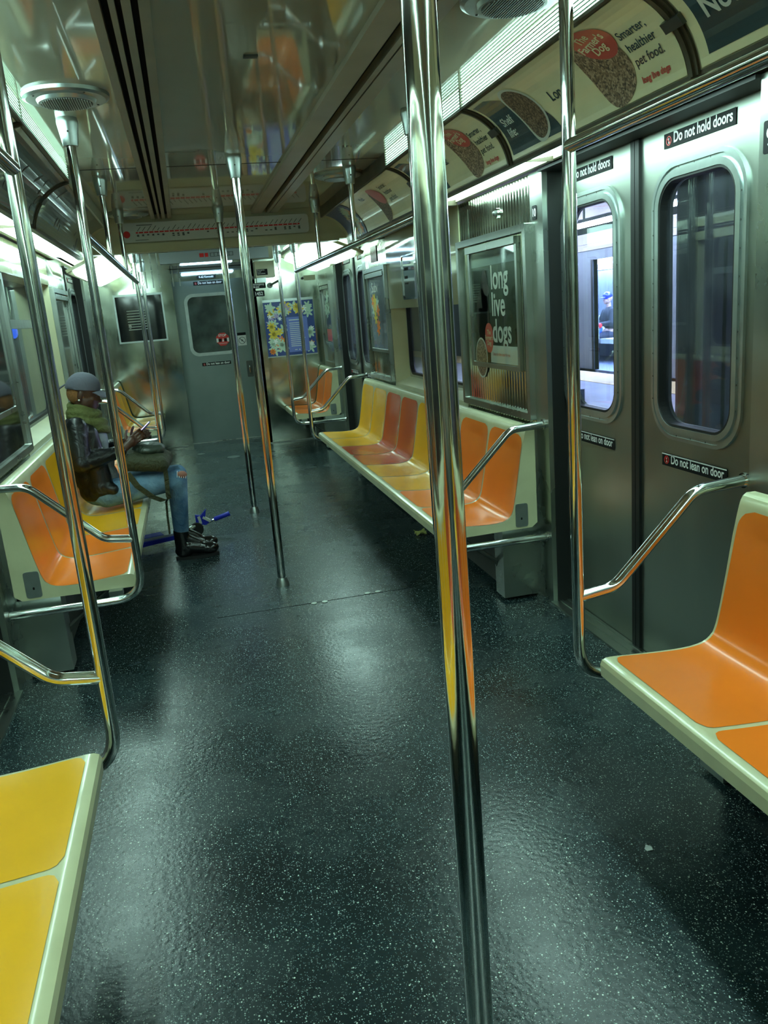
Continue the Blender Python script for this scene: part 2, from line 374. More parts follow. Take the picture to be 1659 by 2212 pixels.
# walls
def wallside(side, nm):
    F = lambda p: (p[0] * side, p[1], p[2])
    b = MB(F)
    for (ya, yb) in ((Y0, 2.18), (3.66, 7.60), (9.08, 10.9)):
        for yy, s2 in ((ya, 1), (yb, -1)):
            if yy in (Y0, 10.9): continue
            lo, hi = sorted((yy, yy + s2 * (.14 if s2 > 0 or yy > 9 else .13))); b.box(1.30, 1.325, lo, hi, 0, ZH)
        b.box(1.27, 1.33, ya + .14 if ya != Y0 else ya, yb - .14 if yb < 10.8 else yb, 0, .90)
    b.box(1.30, 1.33, 9.22, 10.9, .9, ZH)
    w_ = tag(b.build('wall_' + nm, 'steel'), 'brushed steel side wall and door posts on the %s' % nm, kind='structure')
    # cream window bays and fascias
    c = MB(F)
    for (ya, yb) in ((-.57, 1.17), (4.83, 6.65)):
        top = 1.53 if (side > 0 and ya > 0) else 1.90
        c.box(1.415, 1.44, ya - .02, yb + .02, .85, .98)
        c.prism([(1.30, ya), (1.30, ya + .012), (1.42, ya + .07), (1.42, ya)], lambda x, y, z: (x, y, z), .90, ZH)
        c.prism([(1.30, yb), (1.30, yb - .012), (1.42, yb - .10), (1.42, yb)], lambda x, y, z: (x, y, z), .90, ZH)
        c.prism([(1.295, .90), (1.30, .93), (1.42, .985), (1.42, .90)], lambda x, z, y: (x, y, z), ya, yb)
        c.box(1.30, 1.42, ya, yb, top, top + .012)
    c.build('window_surround', 'cream', w_)
    g = MB(F)
    for (ya, yb) in ((-.57, 1.17), (4.83, 6.65)):
        top = 1.53 if (side > 0 and ya > 0) else 1.90
        g.box(1.294, 1.302, ya, yb, top, ZH)
    g.build('fascia_panel', 'gloss_cream', w_)
    # ribbed steel above and behind the advertising frames
    r = MB(F)
    for (ya, yb) in ((1.17, 2.05), (3.80, 4.83), (6.65, 7.48), (-1.6, -.57), (Y0, -1.6)):
        n = int((yb - ya) / .012)
        prof = []
        for i in range(n + 1):
            y = ya + (yb - ya) * i / n; prof.append((1.300 if i % 3 else 1.304, y))
        r.grid(lambda u, v, P=prof, n=n: (P[int(round(u * n))][0], P[int(round(u * n))][1], .9 + (ZH - .9) * v), n, 1)
    r.build('ribbed_panel', 'mirror_steel', w_)
    k = MB(F)
    for (ya, yb) in YDOOR:
        k.box(1.325, 1.46, ya - .005, ya + .004, 0, ZH); k.box(1.325, 1.46, yb - .004, yb + .005, 0, ZH)
        k.box(1.325, 1.46, ya - .9, ya - .005, 0, .9); k.box(1.33, 1.335, ya - .9, ya, .9, ZH); k.box(1.33, 1.335, yb, yb + .9, 0, ZH)
        k.box(1.28, 1.46, ya, yb, ZH - .012, ZH)
    k.build('door_pocket_seal', 'black', w_)
    return w_
wallside(1, 'right'); wallside(-1, 'left')
b = MB(); b.box(-1.45, 1.45, Y0 - .05, Y0, 0, ZC + .05)
tag(b.build('wall_back', 'steel'), 'steel end wall behind the camera', kind='structure')
# outer shell of the car below windows is given by the walls; sill plates at the doors
n_ = 0
for side, nm in ((1, 'right'), (-1, 'left')):
    for (ya, yb) in YDOOR:
        n_ += 1
        b = MB(lambda p, s=side: (p[0] * s, p[1], p[2]))
        b.box(1.285, 1.45, ya, yb, -.03, .006); b.box(1.285, 1.31, ya, yb, .006, .011); b.box(1.335, 1.35, ya, yb, .006, .011); b.box(1.375, 1.39, ya, yb, .006, .011)
        tag(b.build('trim_%d' % (5 + n_), 'steel'), '%s steel threshold plate under the %s side doors' % ('grooved' , nm), kind='structure')

# ------------------------------------------------------------------ side doors
def sticker(parent, fn, a0, b0, w, h, lines, size, icon=True, sx=.85, band=False):
    b = MB(); rect(b, fn, a0, a0 + w, b0, b0 + h, .0035)
    s = b.build('sticker', 'sign_black', parent, label='black sticker reading "%s"' % lines)
    t = MB(); x = a0 + .012
    if icon: x += h * .95
    vs_, _f = text2d(lines, size, size * .022, 'LEFT'); mw = max(v[0] for v in vs_)
    text(t, lines, size, fn, x, b0 + h * .27, .0045, bold=size * .022, sx=(a0 + w - .014 - x) / mw)
    if band: rect(t, fn, a0, a0 + w, b0 + h * .88, b0 + h * .97, .0045)
    t.build('lettering', 'white', s)
    if icon:
        r = MB(); c = (a0 + .012 + h * .38, b0 + h * .48)
        o = [(c[0] + h * .32 * math.cos(q * PI / 12), c[1] + h * .32 * math.sin(q * PI / 12)) for q in range(24)]
        i = [(c[0] + h * .25 * math.cos(q * PI / 12), c[1] + h * .25 * math.sin(q * PI / 12)) for q in range(24)]
        r.ring(o, i, fn, .0040, .0046)
        r.prism([(c[0] - h * .24, c[1] + h * .18), (c[0] - h * .18, c[1] + h * .24), (c[0] + h * .24, c[1] - h * .18), (c[0] + h * .18, c[1] - h * .24)], fn, .0040, .0046)
        r.build('no_symbol', 'signred', s)
        m = MB(); disc(m, fn, c[0], c[1] + h * .13, h * .05, h * .05, .0042, n=10, rings=1); rect(m, fn, c[0] - h * .045, c[0] + h * .045, c[1] - h * .2, c[1] + h * .07, .0042)
        m.build('figure', 'white', s)
    return s
dn = [0]
def leaf(side, yc, near, ysm, lab, glass):
    dn[0] += 1
    XD = 1.395; fn = wallfn(side, XD)
    # a = -side*y in reading coords; use plain coordinates (y, z, depth)
    F = lambda y, z, d: (side * (XD - d), y, z)
    t = bpy.data.objects.new('door_%d' % dn[0], None); COL.objects.link(t); t.location = (side * XD, yc, 0); tag(t, lab, kind='structure')
    y0, y1 = yc - .385, yc + .385
    hole = rrect(yc - .215, yc + .215, 1.03, 1.907, .095, 8)
    outer = rrect(y0, y1, .008, ZH + .02, .001, 8)
    b = MB(); b.ring(outer, hole, F, 0, -.045)
    b.build('door_panel', 'door_steel', t)
    b = MB(); b.ring(rrect(yc - .272, yc + .272, .972, 1.966, .15, 8), rrect(yc - .258, yc + .258, .986, 1.950, .137, 8), F, 0, .010)
    b.ring(rrect(yc - .245, yc + .245, 1.0, 1.937, .125, 8), rrect(yc - .222, yc + .222, 1.022, 1.914, .102, 8), F, 0, .014)
    b.ring(rrect(yc - .262, yc + .262, .982, 1.956, .142, 8), rrect(yc - .24, yc + .24, 1.004, 1.932, .12, 8), F, 0, .004)
    fr = b.build('window_frame', 'alu', t, smooth=True, angle=30)
    b = MB()
    for k in range(9):
        for s2 in (-1, 1): disc(b, F, yc + s2 * .252, 1.12 + k * .087, .0035, .0035, .0145, n=8, rings=1)
    for k in range(3):
        for z in (.992, 1.944): disc(b, F, yc - .09 + k * .09, z, .0035, .0035, .0145, n=8, rings=1)
    b.build('screws', 'dark_steel', fr)
    b = MB(); b.ring(rrect(yc - .222, yc + .222, 1.022, 1.914, .102, 8), rrect(yc - .213, yc + .213, 1.032, 1.905, .093, 8), F, -.03, .011); b.build('window_gasket', 'black', t)
    b = MB(); b.prism(rrect(yc - .214, yc + .214, 1.031, 1.906, .094, 8), F, -.022, -.016); b.build('window_pane', glass, t)
    e = y1 if near else y0; s2 = 1 if near else -1
    b = MB(); b.box(min(side * (XD - .012), side * (XD + .045)), max(side * (XD - .012), side * (XD + .045)), min(e, e - s2 * .028), max(e, e - s2 * .028), .01, ZH)
    b.build('edge_seal', 'black', t)
    yl = yc + .19 * side if side > 0 else yc - .19
    a0 = -side * yc - .20
    g = wallfn(side, XD)
    sticker(t, g, a0, 2.018, .40, .050, 'Do not hold doors', .050, sx=.84)
    sticker(t, g, a0, .862, .40, .050, 'Do not lean on door', .048, sx=.80, band=True)
    return t
for di, (ya, yb) in enumerate(YDOOR):
    ym = YSEAM[di]
    for side, nm in ((1, 'right'), (-1, 'left')):
        gl = 'glass' if side > 0 else 'glass_left'
        where = ('nearer' if di == 0 else 'farther')
        leaf(side, ym - .387, True, ym, 'near leaf of the %s steel sliding doors on the %s wall' % (where, nm), gl)
        leaf(side, ym + .387, False, ym, 'far leaf of the %s steel sliding doors on the %s wall' % (where, nm), gl)

# ------------------------------------------------------------------ windows in the bays
wi = 0
for side, nm in ((1, 'right'), (-1, 'left')):
    for (ya, yb) in ((-.57, 1.17), (4.83, 6.65)):
        wi += 1
        F = lambda y, z, d, s=side: (s * (1.415 - d), y, z)
        t = bpy.data.objects.new('window_%d' % wi, None); COL.objects.link(t); t.location = (side * 1.41, (ya + yb) / 2, 1.4)
        tag(t, '%s window above the %s bench on the %s wall' % ('rectangular', 'long far' if ya > 0 else 'near', nm), kind='structure')
        o = rrect(ya + .06, yb - .09, .97, 1.96, .05); i = rrect(ya + .085, yb - .115, 1.0, 1.93, .09)
        b = MB(); b.ring(o, i, F, -.02, .012); b.build('window_frame', 'alu', t, smooth=True)
        b = MB(); b.ring(rrect(ya + .083, yb - .113, .998, 1.932, .09), rrect(ya + .10, yb - .13, 1.015, 1.915, .075), F, -.015, .016); b.build('window_gasket', 'black', t)
        b = MB(); b.prism(rrect(ya + .085, yb - .115, 1.0, 1.93, .09), F, -.010, -.004); b.build('window_pane', 'glass_left', t)
        b = MB(); b.box(min(side * 1.39, side * 1.42), max(side * 1.39, side * 1.42), ya + .09, yb - .12, 1.60, 1.655); b.build('window_bar', 'alu', t)

# ------------------------------------------------------------------ benches
PROF = [(-.000, .430), (.004, .443), (.014, .449), (.03, .4505), (.07, .448), (.13, .443), (.20, .438), (.27, .435), (.315, .436), (.35, .441), (.375, .452), (.392, .470), (.402, .495), (.410, .53), (.420, .58), (.431, .64), (.443, .71), (.455, .78), (.467, .84), (.476, .878), (.482, .896), (.488, .904)]
cum = [0]
for i in range(1, len(PROF)): cum.append(cum[-1] + math.dist(PROF[i], PROF[i - 1]))
PL = cum[-1]
def prof(t):
    s = t * PL
    for i in range(1, len(cum)):
        if s <= cum[i] + 1e-9:
            q = (s - cum[i - 1]) / (cum[i] - cum[i - 1]); a, c = PROF[i - 1], PROF[i]
            p = (a[0] + (c[0] - a[0]) * q, a[1] + (c[1] - a[1]) * q); tx, tz = c[0] - a[0], c[1] - a[1]; l = math.hypot(tx, tz)
            return p, (-tz / l, tx / l)
    return PROF[-1], (-1, 0)
def scoop(a, t):            # a in [-.5,.5] across one seat, t along the profile
    k = max(0, 1 - (abs(a) * 2) ** 3.2); e = min(1, max(0, (t - .06) / .25)) * min(1, max(0, (.98 - t) / .12))
    return .013 * k * e
def surf(side, y0, s, t, off=0, L=None, PITCH=.485):
    (p, z), nrm = prof(t); a = (s / PITCH) % 1.0 - .5
    if L is not None and (s <= 1e-6 or s >= L - 1e-6): a = .5
    d = -scoop(a, t) + off
    return (side * (XL + p + nrm[0] * d), y0 + s, z + nrm[1] * d)
def bench(side, y0, n, colours, label, PITCH=.485):
    L = n * PITCH; t = thing('bench', label, 'bench', (side * 1.0, y0 + L / 2, 0))
    b = MB(); NT = 56
    b.grid(lambda u, v: surf(side, y0, L * u, v, 0, L, PITCH), n * 12, NT)
    tail = [(.500, .912), (.530, .912), (.530, .415), (.50, .392), (.02, .386), (.003, .392), (0, .43)]
    prev = PROF[-1]
    for q in [PROF[-1]] and range(len(tail)):
        a_, c_ = prev, tail[q]
        b.quad((side * (XL + a_[0]), y0, a_[1]), (side * (XL + c_[0]), y0, c_[1]), (side * (XL + c_[0]), y0 + L, c_[1]), (side * (XL + a_[0]), y0 + L, a_[1])); prev = tail[q]
    for yy in (y0, y0 + L):
        pts = [prof(v / NT)[0] for v in range(NT + 1)] + tail[:-1]
        b.add([(side * (XL + p[0]), yy, p[1]) for p in pts], [tuple(range(len(pts)))])
    b.build('bench_shell', 'bench', t, smooth=True, angle=35, weld=True)
    for k in range(n):
        g = MB(); NU, NV = 16, 60; r = .035; gap = .009; t0, t1 = .055, .955
        def fn(u, v, k=k):
            tt = t0 + (t1 - t0) * v; dl = min(tt - t0, t1 - tt) * PL; rr = r if tt < .5 else .06
            w_ = PITCH / 2 - gap - (.005 * max(0, (tt - .6) / .4))
            if dl < rr: w_ -= rr - math.sqrt(max(0, rr * rr - (rr - dl) ** 2))
            return surf(side, y0, (k + .5) * PITCH + (u - .5) * 2 * w_, tt, .0016, None, PITCH)
        g.grid(fn, NU, NV)
        cname = {'o': 'orange', 'y': 'yellow', 'r': 'red'}[colours[k]]
        g.build('seat', cname, t, smooth=True, angle=80, label={'o': 'orange', 'y': 'yellow', 'r': 'dark red orange'}[colours[k]] + ' moulded seat')
    for yy, s2 in ((y0, -1), (y0 + L, 1)):
        m = MB(); rr = rrect(XL + .41, XL + .478, .402, .525, .012, 3)
        m.prism(rr, lambda a, z, d: (side * a, yy + s2 * d, z), -.001, .004); p = m.build('access_plate', 'alu', t)
        m = MB(); m.prism(rrect(XL + .438, XL + .446, .44, .452, .002, 2), lambda a, z, d: (side * a, yy + s2 * d, z), .004, .005); m.build('keyhole', 'dark', p)
        m = MB(); lo, hi = sorted((yy - s2 * .13, yy - s2 * .10)); m.box(min(side * 1.08, side * 1.27), max(side * 1.08, side * 1.27), min(yy - s2 * .02, yy - s2 * .14), max(yy - s2 * .02, yy - s2 * .14), .02, .388)
        m.build('support_box', 'steel', t)
        m = MB(); m.tube([(side * (XL + .06), yy - s2 * .12, .388), (side * (XL + .13), yy - s2 * .12, .362), (side * (XL + .34), yy - s2 * .12, .20), (side * 1.1, yy - s2 * .12, .15)], .012, 8); m.build('strut', 'dark_steel', t)
    m = MB(); m.box(min(side * 1.12, side * 1.26), max(side * 1.12, side * 1.26), y0 + .16, y0 + L - .16, .04, .30); m.build('heater_cover', 'dark_steel', t)
    return t
bench(1, 3.76, 8, 'ooyyrryy', 'long bench along the right wall, orange seats near and yellow seats at its far end', .476)
bench(-1, 3.76, 8, 'ooyyyroo', 'long bench along the left wall that the seated person is sitting on', .476)
bench(1, 2.107 - 8 * PITCH, 8, 'yyrrooOo'.lower(), 'near bench with bright orange seats, cut off by the right edge')
bench(-1, 2.107 - 8 * PITCH, 8, 'oorryyyy', 'near bench with bright yellow seats in the bottom left corner')
bench(1, 9.20, 2, 'oo', 'short orange two seat bench against the end wall on the right')
bench(-1, 9.20, 3, 'oyy', 'short orange and yellow bench against the end wall on the left')

# ------------------------------------------------------------------ grab rails
def ceiling_cap(parent, x, y, z, r0=.042, r1=.029, h=.105):
    b = MB(); b.tube([(x, y, z), (x, y, z - .012), (x, y, z - .02), (x, y, z - h)], [r0 * .96, r0, r0, r1], 24)
    c = b.build('ceiling_socket', 'alu', parent, smooth=True, angle=30)
    b = MB(); b.ell((x, y - .036, z - .055), (.004, .004, .004)); b.build('set_screw', 'dark_steel', c)
def pole(x, y, r, z0, z1, label, name='floor_pole', cat='pole', group=None, foot=True, cap=True):
    t = thing(name, label, cat, (x, y, z0), group)
    b = MB(); b.tube([(x, y, z0), (x, y, z1 - .02)], r, 28); b.build('tube', 'chrome', t, smooth=True)
    if cap: ceiling_cap(t, x, y, z1, r * 1.75, r * 1.2, .115)
    if foot:
        b = MB(); b.tube([(x, y, 0), (x, y, .012), (x, y, .05)], [r * 1.7, r * 1.65, r * 1.15], 24); b.build('floor_collar', 'alu', t, smooth=True, angle=30)
    return t
pole(0, 1.202, .0255, 0, ZC, 'large chrome pole in the middle of the aisle, nearest to the camera')
pole(0, 4.60, .024, 0, ZC, 'second of the three chrome aisle poles, standing beyond the big near one')
pole(0, 6.56, .024, 0, ZC, 'farthest of the three chrome aisle poles, in front of the end door')
def end_rail(side, yp, ybench, zc, label):
    t = thing('grab_rail', label, 'grab rail', (side * XB, yp, .33))
    zb = .345
    pts = fillet([(side * XB, yp, zc - .002), (side * XB, yp, zb), (side * 1.30, yp, zb)], .12)
    b = MB(); b.tube(pts, .019, 20); b.build('rail_tube', 'chrome', t, smooth=True)
    pts = fillet([(side * (XB + .005), yp, .625), (side * .84, yp, .640), (side * 1.12, yp, .915), (side * 1.30, yp, .925)], .10)
    b = MB(); b.tube(pts, .0185, 20); b.build('armrest', 'chrome', t, smooth=True)
    b = MB()
    for z in (.925, zb):
        b = MB(); x = side * 1.296; b.tube([(x - side * .004, yp, z), (x + side * .006, yp, z)], .025, 16)
        b.build('wall_flange', 'chrome', t, smooth=True, angle=30)
    b = MB(); b.box(min(side * .80, side * .86), max(side * .80, side * .86), min(yp, ybench), max(yp, ybench), .362, .390); b.build('mount_lug', 'steel', t)
    if not (side > 0 and yp < 3): ceiling_cap(t, side * XB, yp, zc)
    return t
end_rail(1, 2.197, 2.11, ZC, 'grab rail with curved armrest on the near right bench, in front of the doors')
end_rail(-1, 2.197, 2.11, ZC, 'vertical grab rail with curved armrest at the end of the near left bench')
end_rail(1, 3.715, 3.77, ZC, 'grab rail with armrest at the near end of the long right bench')
end_rail(-1, 3.715, 3.77, ZC, 'grab rail with armrest at the near end of the long left bench')
end_rail(1, 7.79, 7.50, 2.205, 'grab rail with armrest at the far end of the long right bench')
end_rail(-1, 7.79, 7.50, 2.205, 'grab rail with curved armrest at the far end of the long left bench')
end_rail(1, 9.12, 9.2, 2.205, 'grab rail with armrest beside the short orange bench on the right')
end_rail(-1, 9.12, 9.2, 2.205, 'grab rail with armrest beside the short bench at the end on the left')
for side, nm in ((1, 'right'), (-1, 'left')):
    for (ya, yb, wh) in ((-1.9, 2.197, 'near'), (3.715, 7.79, 'long')):
        b = MB(); b.tube([(side * XB, ya, 1.935), (side * XB, yb, 1.935)], .0185, 20)
        tag(b.build('overhead_bar', 'chrome', smooth=True), 'horizontal chrome overhead bar above the %s %s bench' % (wh, nm), 'grab rail')
    for y, wh in ((5.08, 'nearer'), (6.42, 'farther')):
        t = thing('hanger_pole', '%s short chrome hanger pole from ceiling to overhead bar on the %s' % (wh, nm), 'pole', (side * XB, y, 1.94))
        b = MB(); b.tube([(side * XB, y, 1.94), (side * XB, y, ZC - .02)], .0165, 18); b.build('tube', 'chrome', t, smooth=True)
        ceiling_cap(t, side * XB, y, ZC, .040, .027, .10)
b = MB(); b.tube(fillet([(-.66, 7.35, 2.15), (.72, 7.35, 2.15), (.84, 7.35, 2.205)], .03), .013, 12)
tag(b.build('cross_bar', 'chrome', smooth=True), 'thin chrome bar running across the car below the ceiling beam', 'grab rail')

# ------------------------------------------------------------------ cove lights
E_ = {}
def em(s):
    if s not in E_: E_[s] = emis('lit_lens_%d' % len(E_), LC, s)
    return E_[s]
def lens_top(side, ya, yb, s, label):
    t = thing('ceiling_light', label, 'light', (side * .845, (ya + yb) / 2, 2.30), 'ribbed light lenses along the ceiling edge')
    F = lambda p: (p[0] * side, p[1], p[2])
    b = MB(F); b.box(.847, .852, ya + .006, yb - .006, 2.308, ZC - .002)
    b.build('lens', em(s) if s > 0 else M['lens_rib'], t)
    b = MB(F)
    for k in range(6): z = 2.313 + k * .0115; b.box(.838, .8475, ya + .006, yb - .006, z, z + .0045)
    b.build('ribs', 'lens_rib', t)
    b = MB(F); b.box(.838, .856, ya - .004, ya + .006, 2.302, ZC); b.box(.838, .853, ya, yb, 2.298, 2.308); b.build('lens_frame', 'brown', t)
SEAM = [Y0, .83, 2.12, 3.41, 4.70]
for i in range(1, len(SEAM)):
    ya, yb = max(SEAM[i - 1], Y0), SEAM[i]; s = {3.41: L_TOP_NEAR, 4.70: L_TOP_MID}.get(yb, L_TOP_NEAR)
    w_ = {3.41: 'beside the far half of the doors', 4.70: 'just past the seam beyond the doors', 2.12: 'over the near right bench'}.get(yb, 'behind the camera')
    lens_top(1, ya, yb, s, 'ribbed light lens on the right ceiling edge, ' + w_)
    lens_top(-1, ya, yb, L_TOP_LEFT, 'dim ribbed light lens on the left ceiling edge, ' + {4.70: 'over the seated person'}.get(yb, w_))
def lens_low(side, ya, yb, s, label):
    t = thing('wall_light', label, 'light', (side * 1.15, (ya + yb) / 2, 2.09), 'strip lights under the advertising cove')
    F = lambda p: (p[0] * side, p[1], p[2])
    b = MB(F); b.prism([(1.075, 2.092), (1.238, 2.112), (1.238, 2.120), (1.075, 2.10)], lambda x, z, y: (x, y, z), ya + .01, yb - .01); b.build('lens', em(s), t)
    b = MB(F); b.box(1.05, 1.078, ya, yb, 2.078, 2.092); b.box(1.075, 1.24, ya - .004, ya + .006, 2.092, 2.115); b.build('lens_frame', 'brown', t)
for i in range(1, len(SEAM)):
    ya, yb = max(SEAM[i - 1], Y0), SEAM[i]
    w_ = {3.41: 'above the nearer doors', 4.70: 'just past the doors over the long bench', 2.12: 'above the near bench'}.get(yb, 'behind the camera')
    for side, nm in ((1, 'right'), (-1, 'left')): lens_low(side, ya, yb, L_LOW, 'bright strip light on the %s, %s' % (nm, w_))
lens_low(-1, 4.70, 6.85, L_LOW, 'bright strip light under the left cove, above the seated person')
b = MB(); b.box(1.05, 1.25, 4.70, YM, 2.083, 2.115); b.box(.842, .856, 4.70, YM, 2.30, ZC)
tag(b.build('trim_10', 'brown'), 'dark unlit cove cover over the far part of the long right bench', kind='structure')
b = MB(); b.box(-.856, -.842, 4.70, YM, 2.30, ZC)
tag(b.build('trim_11', 'lens_rib'), 'pale unlit cove cover over the far part of the long left bench', kind='structure')
# end section: sloping lenses
def slope_lens(side, ya, yb, label):
    t = thing('end_light', label, 'light', (side * 1.0, (ya + yb) / 2, 2.05), 'large lit lenses in the end section')
    P = lambda a, b, d: (side * (.80 + b * .40 - d * .45), a, 2.195 - b * .17 - d)
    b = MB(); b.prism(rrect(ya + .04, yb - .04, .08, .96, .16, 6), P, 0, .035); b.build('lens', em(L_END), t, smooth=True, angle=50)
    b = MB(); b.ring(rrect(ya, yb, -.02, 1.04, .02, 6), rrect(ya + .04, yb - .04, .08, .96, .16, 6), P, -.01, .012); b.build('lens_frame', 'cream', t)
for side, nm in ((1, 'right'), (-1, 'left')):
    slope_lens(side, 7.10, 8.35, 'large bright ceiling lens just beyond the map beam on the %s' % nm)
    slope_lens(side, 8.38, 9.55, 'bright ceiling lens near the end wall on the %s' % nm)

# ------------------------------------------------------------------ cove frames (ribs between posters) and posters
def rib(side, y, label):
    t = thing('poster_clip_rib', label, 'trim', (side * .97, y, 2.2), 'dark ribs between the cove posters')
    f = covefn(side, y)
    b = MB(); b.grid(lambda u, v: f(-.022 + .044 * u, ARC * v, .006), 2, 14); b.grid(lambda u, v: f(-.006 + .012 * u, ARC * v, .013), 1, 14)
    for a in (-.006, .006): b.grid(lambda u, v, a=a: f(a, ARC * v, .006 + .007 * u), 1, 14)
    for a in (-.022, .022): b.grid(lambda u, v, a=a: f(a, ARC * v, .006 * u), 1, 14)
    b.build('rib_strip', 'brown', t, nrm=False)
    b = MB(); b.grid(lambda u, v: f(-.04 + .08 * u, ARC * (.42 + .10 * v), .017), 2, 3)
    for v0 in (.42, .52): b.grid(lambda u, v, v0=v0: f(-.04 + .08 * u, ARC * v0, .004 + .013 * v), 2, 1)
    for a in (-.04, .04): b.grid(lambda u, v, a=a: f(a, ARC * (.42 + .10 * v), .004 + .013 * u), 1, 3)
    b.build('clip', 'dark_steel', t, nrm=False)
for y in SEAM[1:]:
    for side, nm in ((1, 'right'), (-1, 'left')):
        rib(side, y, 'dark poster rib with clip on the %s, %s' % (nm, {.83: 'behind the near bench end', 2.12: 'at the near edge of the nearer doors', 3.41: 'at the far edge of the nearer doors', 4.70: 'over the long bench'}[y]))
def dogposter(side, y0, L, label, head1, head2, headpos=.30, dimm=False):
    """y0: edge where reading starts; a grows along the reading direction"""
    f = covefn(side, y0); A = ARC
    t = thing('cove_poster', label, 'poster', (side * .97, y0 - side * L / 2, 2.2))
    b = MB(); rect(b, f, .035, L - .03, .012, A - .012, .003, 4, 14); b.build('poster_sheet', 'poster', t)
    # blue field with a wavy right edge
    def blue(u, v):
        e = .30 + .05 * L + (.155 - .34 * v + .05 * math.sin(v * 3.3)); a = .055 + (e - .055) * u
        return f(a, .03 + (A - .06) * v, .0045)
    b = MB(); b.grid(blue, 6, 14); b.build('blue_field', 'poster_blue', t)
    b = MB(); disc(b, f, .345, .155, .092, .133, .0056, rot=.35, sup=2.3); b.build('bowl_rim', 'grey_white', t)
    b = MB(); disc(b, f, .345, .155, .080, .119, .0064, rot=.35, sup=2.3); b.build('kibble_in_bowl', 'kibble_dark', t)
    b = MB(); disc(b, f, .92, .148, .112, .138, .0050, rot=.38, sup=2.3); b.build('kibble_photo', 'kibble', t)
    b = MB(); disc(b, f, .955, .228, .092, .066, .0060, rot=-.35, sup=2.3); bl = b.build('red_badge', 'blob', t)
    b = MB()
    for k, s in enumerate(("The", "Farmer's", "Dog")): text(b, s, .042, f, .935 + .012 * k, .247 - .030 * k, .0068, bold=.0008, align='CENTER', rot=.12)
    b.build('badge_lettering', 'poster', bl, label='pale hand written "The Farmer\'s Dog"')
    b = MB()
    for k, s in enumerate(head1): text(b, s, .052, f, .10, .145 - .050 * k, .0058, bold=.0012)
    b.build('headline', 'grey_white', t, label='pale headline "%s"' % ' '.join(head1))
    b = MB(); text(b, head2, .058, f, .53, .135, .0050, bold=.0008); b.build('second_headline', 'poster_blue', t, label='dark headline "%s"' % head2)
    b = MB()
    for k, s in enumerate(('Smarter,', 'healthier', 'pet food.')): text(b, s, .040, f, 1.055, .185 - .045 * k, .0050, bold=.0004)
    b.build('small_text', 'poster_blue', t, label='small dark text "Smarter, healthier pet food."')
    b = MB(); text(b, 'long live dogs', .026, f, 1.055, .045, .0050, bold=.001); b.build('slogan', 'blob', t, label='red slogan "long live dogs"')
    return t
dogposter(1, 3.41, 1.29, 'cove poster with kibble bowl and the words Shelf life above the right doors', ('Shelf', 'life:'), 'Long')
dogposter(1, 4.70, 1.29, 'cove poster with red badge, partly behind the big pole', ('Not a', 'deal:'), 'Meal:')
# near top right poster: 'Not food.'
f = covefn(1, 2.12); t = thing('cove_poster', 'dark cove poster reading Not food in the top right corner', 'poster', (.97, 1.5, 2.2))
b = MB(); rect(b, f, .035, 1.26, .012, ARC - .012, .003, 4, 14); b.build('poster_sheet', 'poster', t)
b = MB(); rect(b, f, .075, .80, .035, ARC - .03, .0045, 4, 14); b.build('blue_field', 'poster_blue', t)
b = MB(); text(b, 'Not food.', .080, f, .112, .118, .0058, bold=.002); b.build('headline', 'grey_white', t, label='large pale headline "Not food."')
b = MB(); disc(b, f, .62, .2, .08, .13, .0056, rot=.35, sup=2.3); b.build('bowl_rim', 'grey_white', t)
b = MB(); disc(b, f, .62, .2, .068, .115, .0064, rot=.35, sup=2.3); b.build('kibble_in_bowl', 'kibble', t)
# dim poster pair over the far part of the long right bench
f = covefn(1, 6.9); t = thing('cove_poster', 'dim cove poster with kibble over the far part of the right bench', 'poster', (.97, 5.4, 2.2))
b = MB(); rect(b, f, .75, 2.18, .012, ARC - .012, .003, 4, 14); b.build('poster_sheet', 'poster', t)
b = MB(); disc(b, f, 1.45, .13, .10, .125, .005, rot=.38, sup=2.3); b.build('kibble_photo', 'kibble_dark', t)
b = MB(); disc(b, f, 1.50, .20, .10, .07, .006, rot=-.35, sup=2.3); b.build('red_badge', 'blob', t)
b = MB()
for k, s in enumerate(('Smarter,', 'healthier', 'pet food.')): text(b, s, .046, f, 1.66, .22 - .05 * k, .0050)
text(b, 'Meal:', .05, f, 1.12, .22, .005)
b.build('small_text', 'poster_blue', t)
t = thing('cove_poster', 'small floral cove poster on the right, next to the map beam', 'poster', (.97, 6.5, 2.2))
b = MB(); rect(b, f, .10, .72, .012, ARC - .012, .003, 4, 14); b.build('poster_sheet', 'navy', t)
rnd = random.Random(3)
def flower(mb, fn, a, bb, r, d, n=6, ph=0):
    for k in range(n):
        q = ph + 2 * PI * k / n; disc(mb, fn, a + r * .55 * math.cos(q), bb + r * .55 * math.sin(q), r * .5, r * .22, d, rot=q, rings=2, n=10)
for mk, nn in (('py', 7), ('pg', 9), ('po', 3), ('pp', 4)):
    b = MB()
    for _ in range(nn):
        a = .36 + rnd.random() * .30 if mk != 'po' else .62 + rnd.random() * .03
        flower(b, f, a, .05 + rnd.random() * .2, .05, .0045 + .0004 * rnd.random(), ph=rnd.random() * 3)
    b.build('printed_flowers', mk, t)
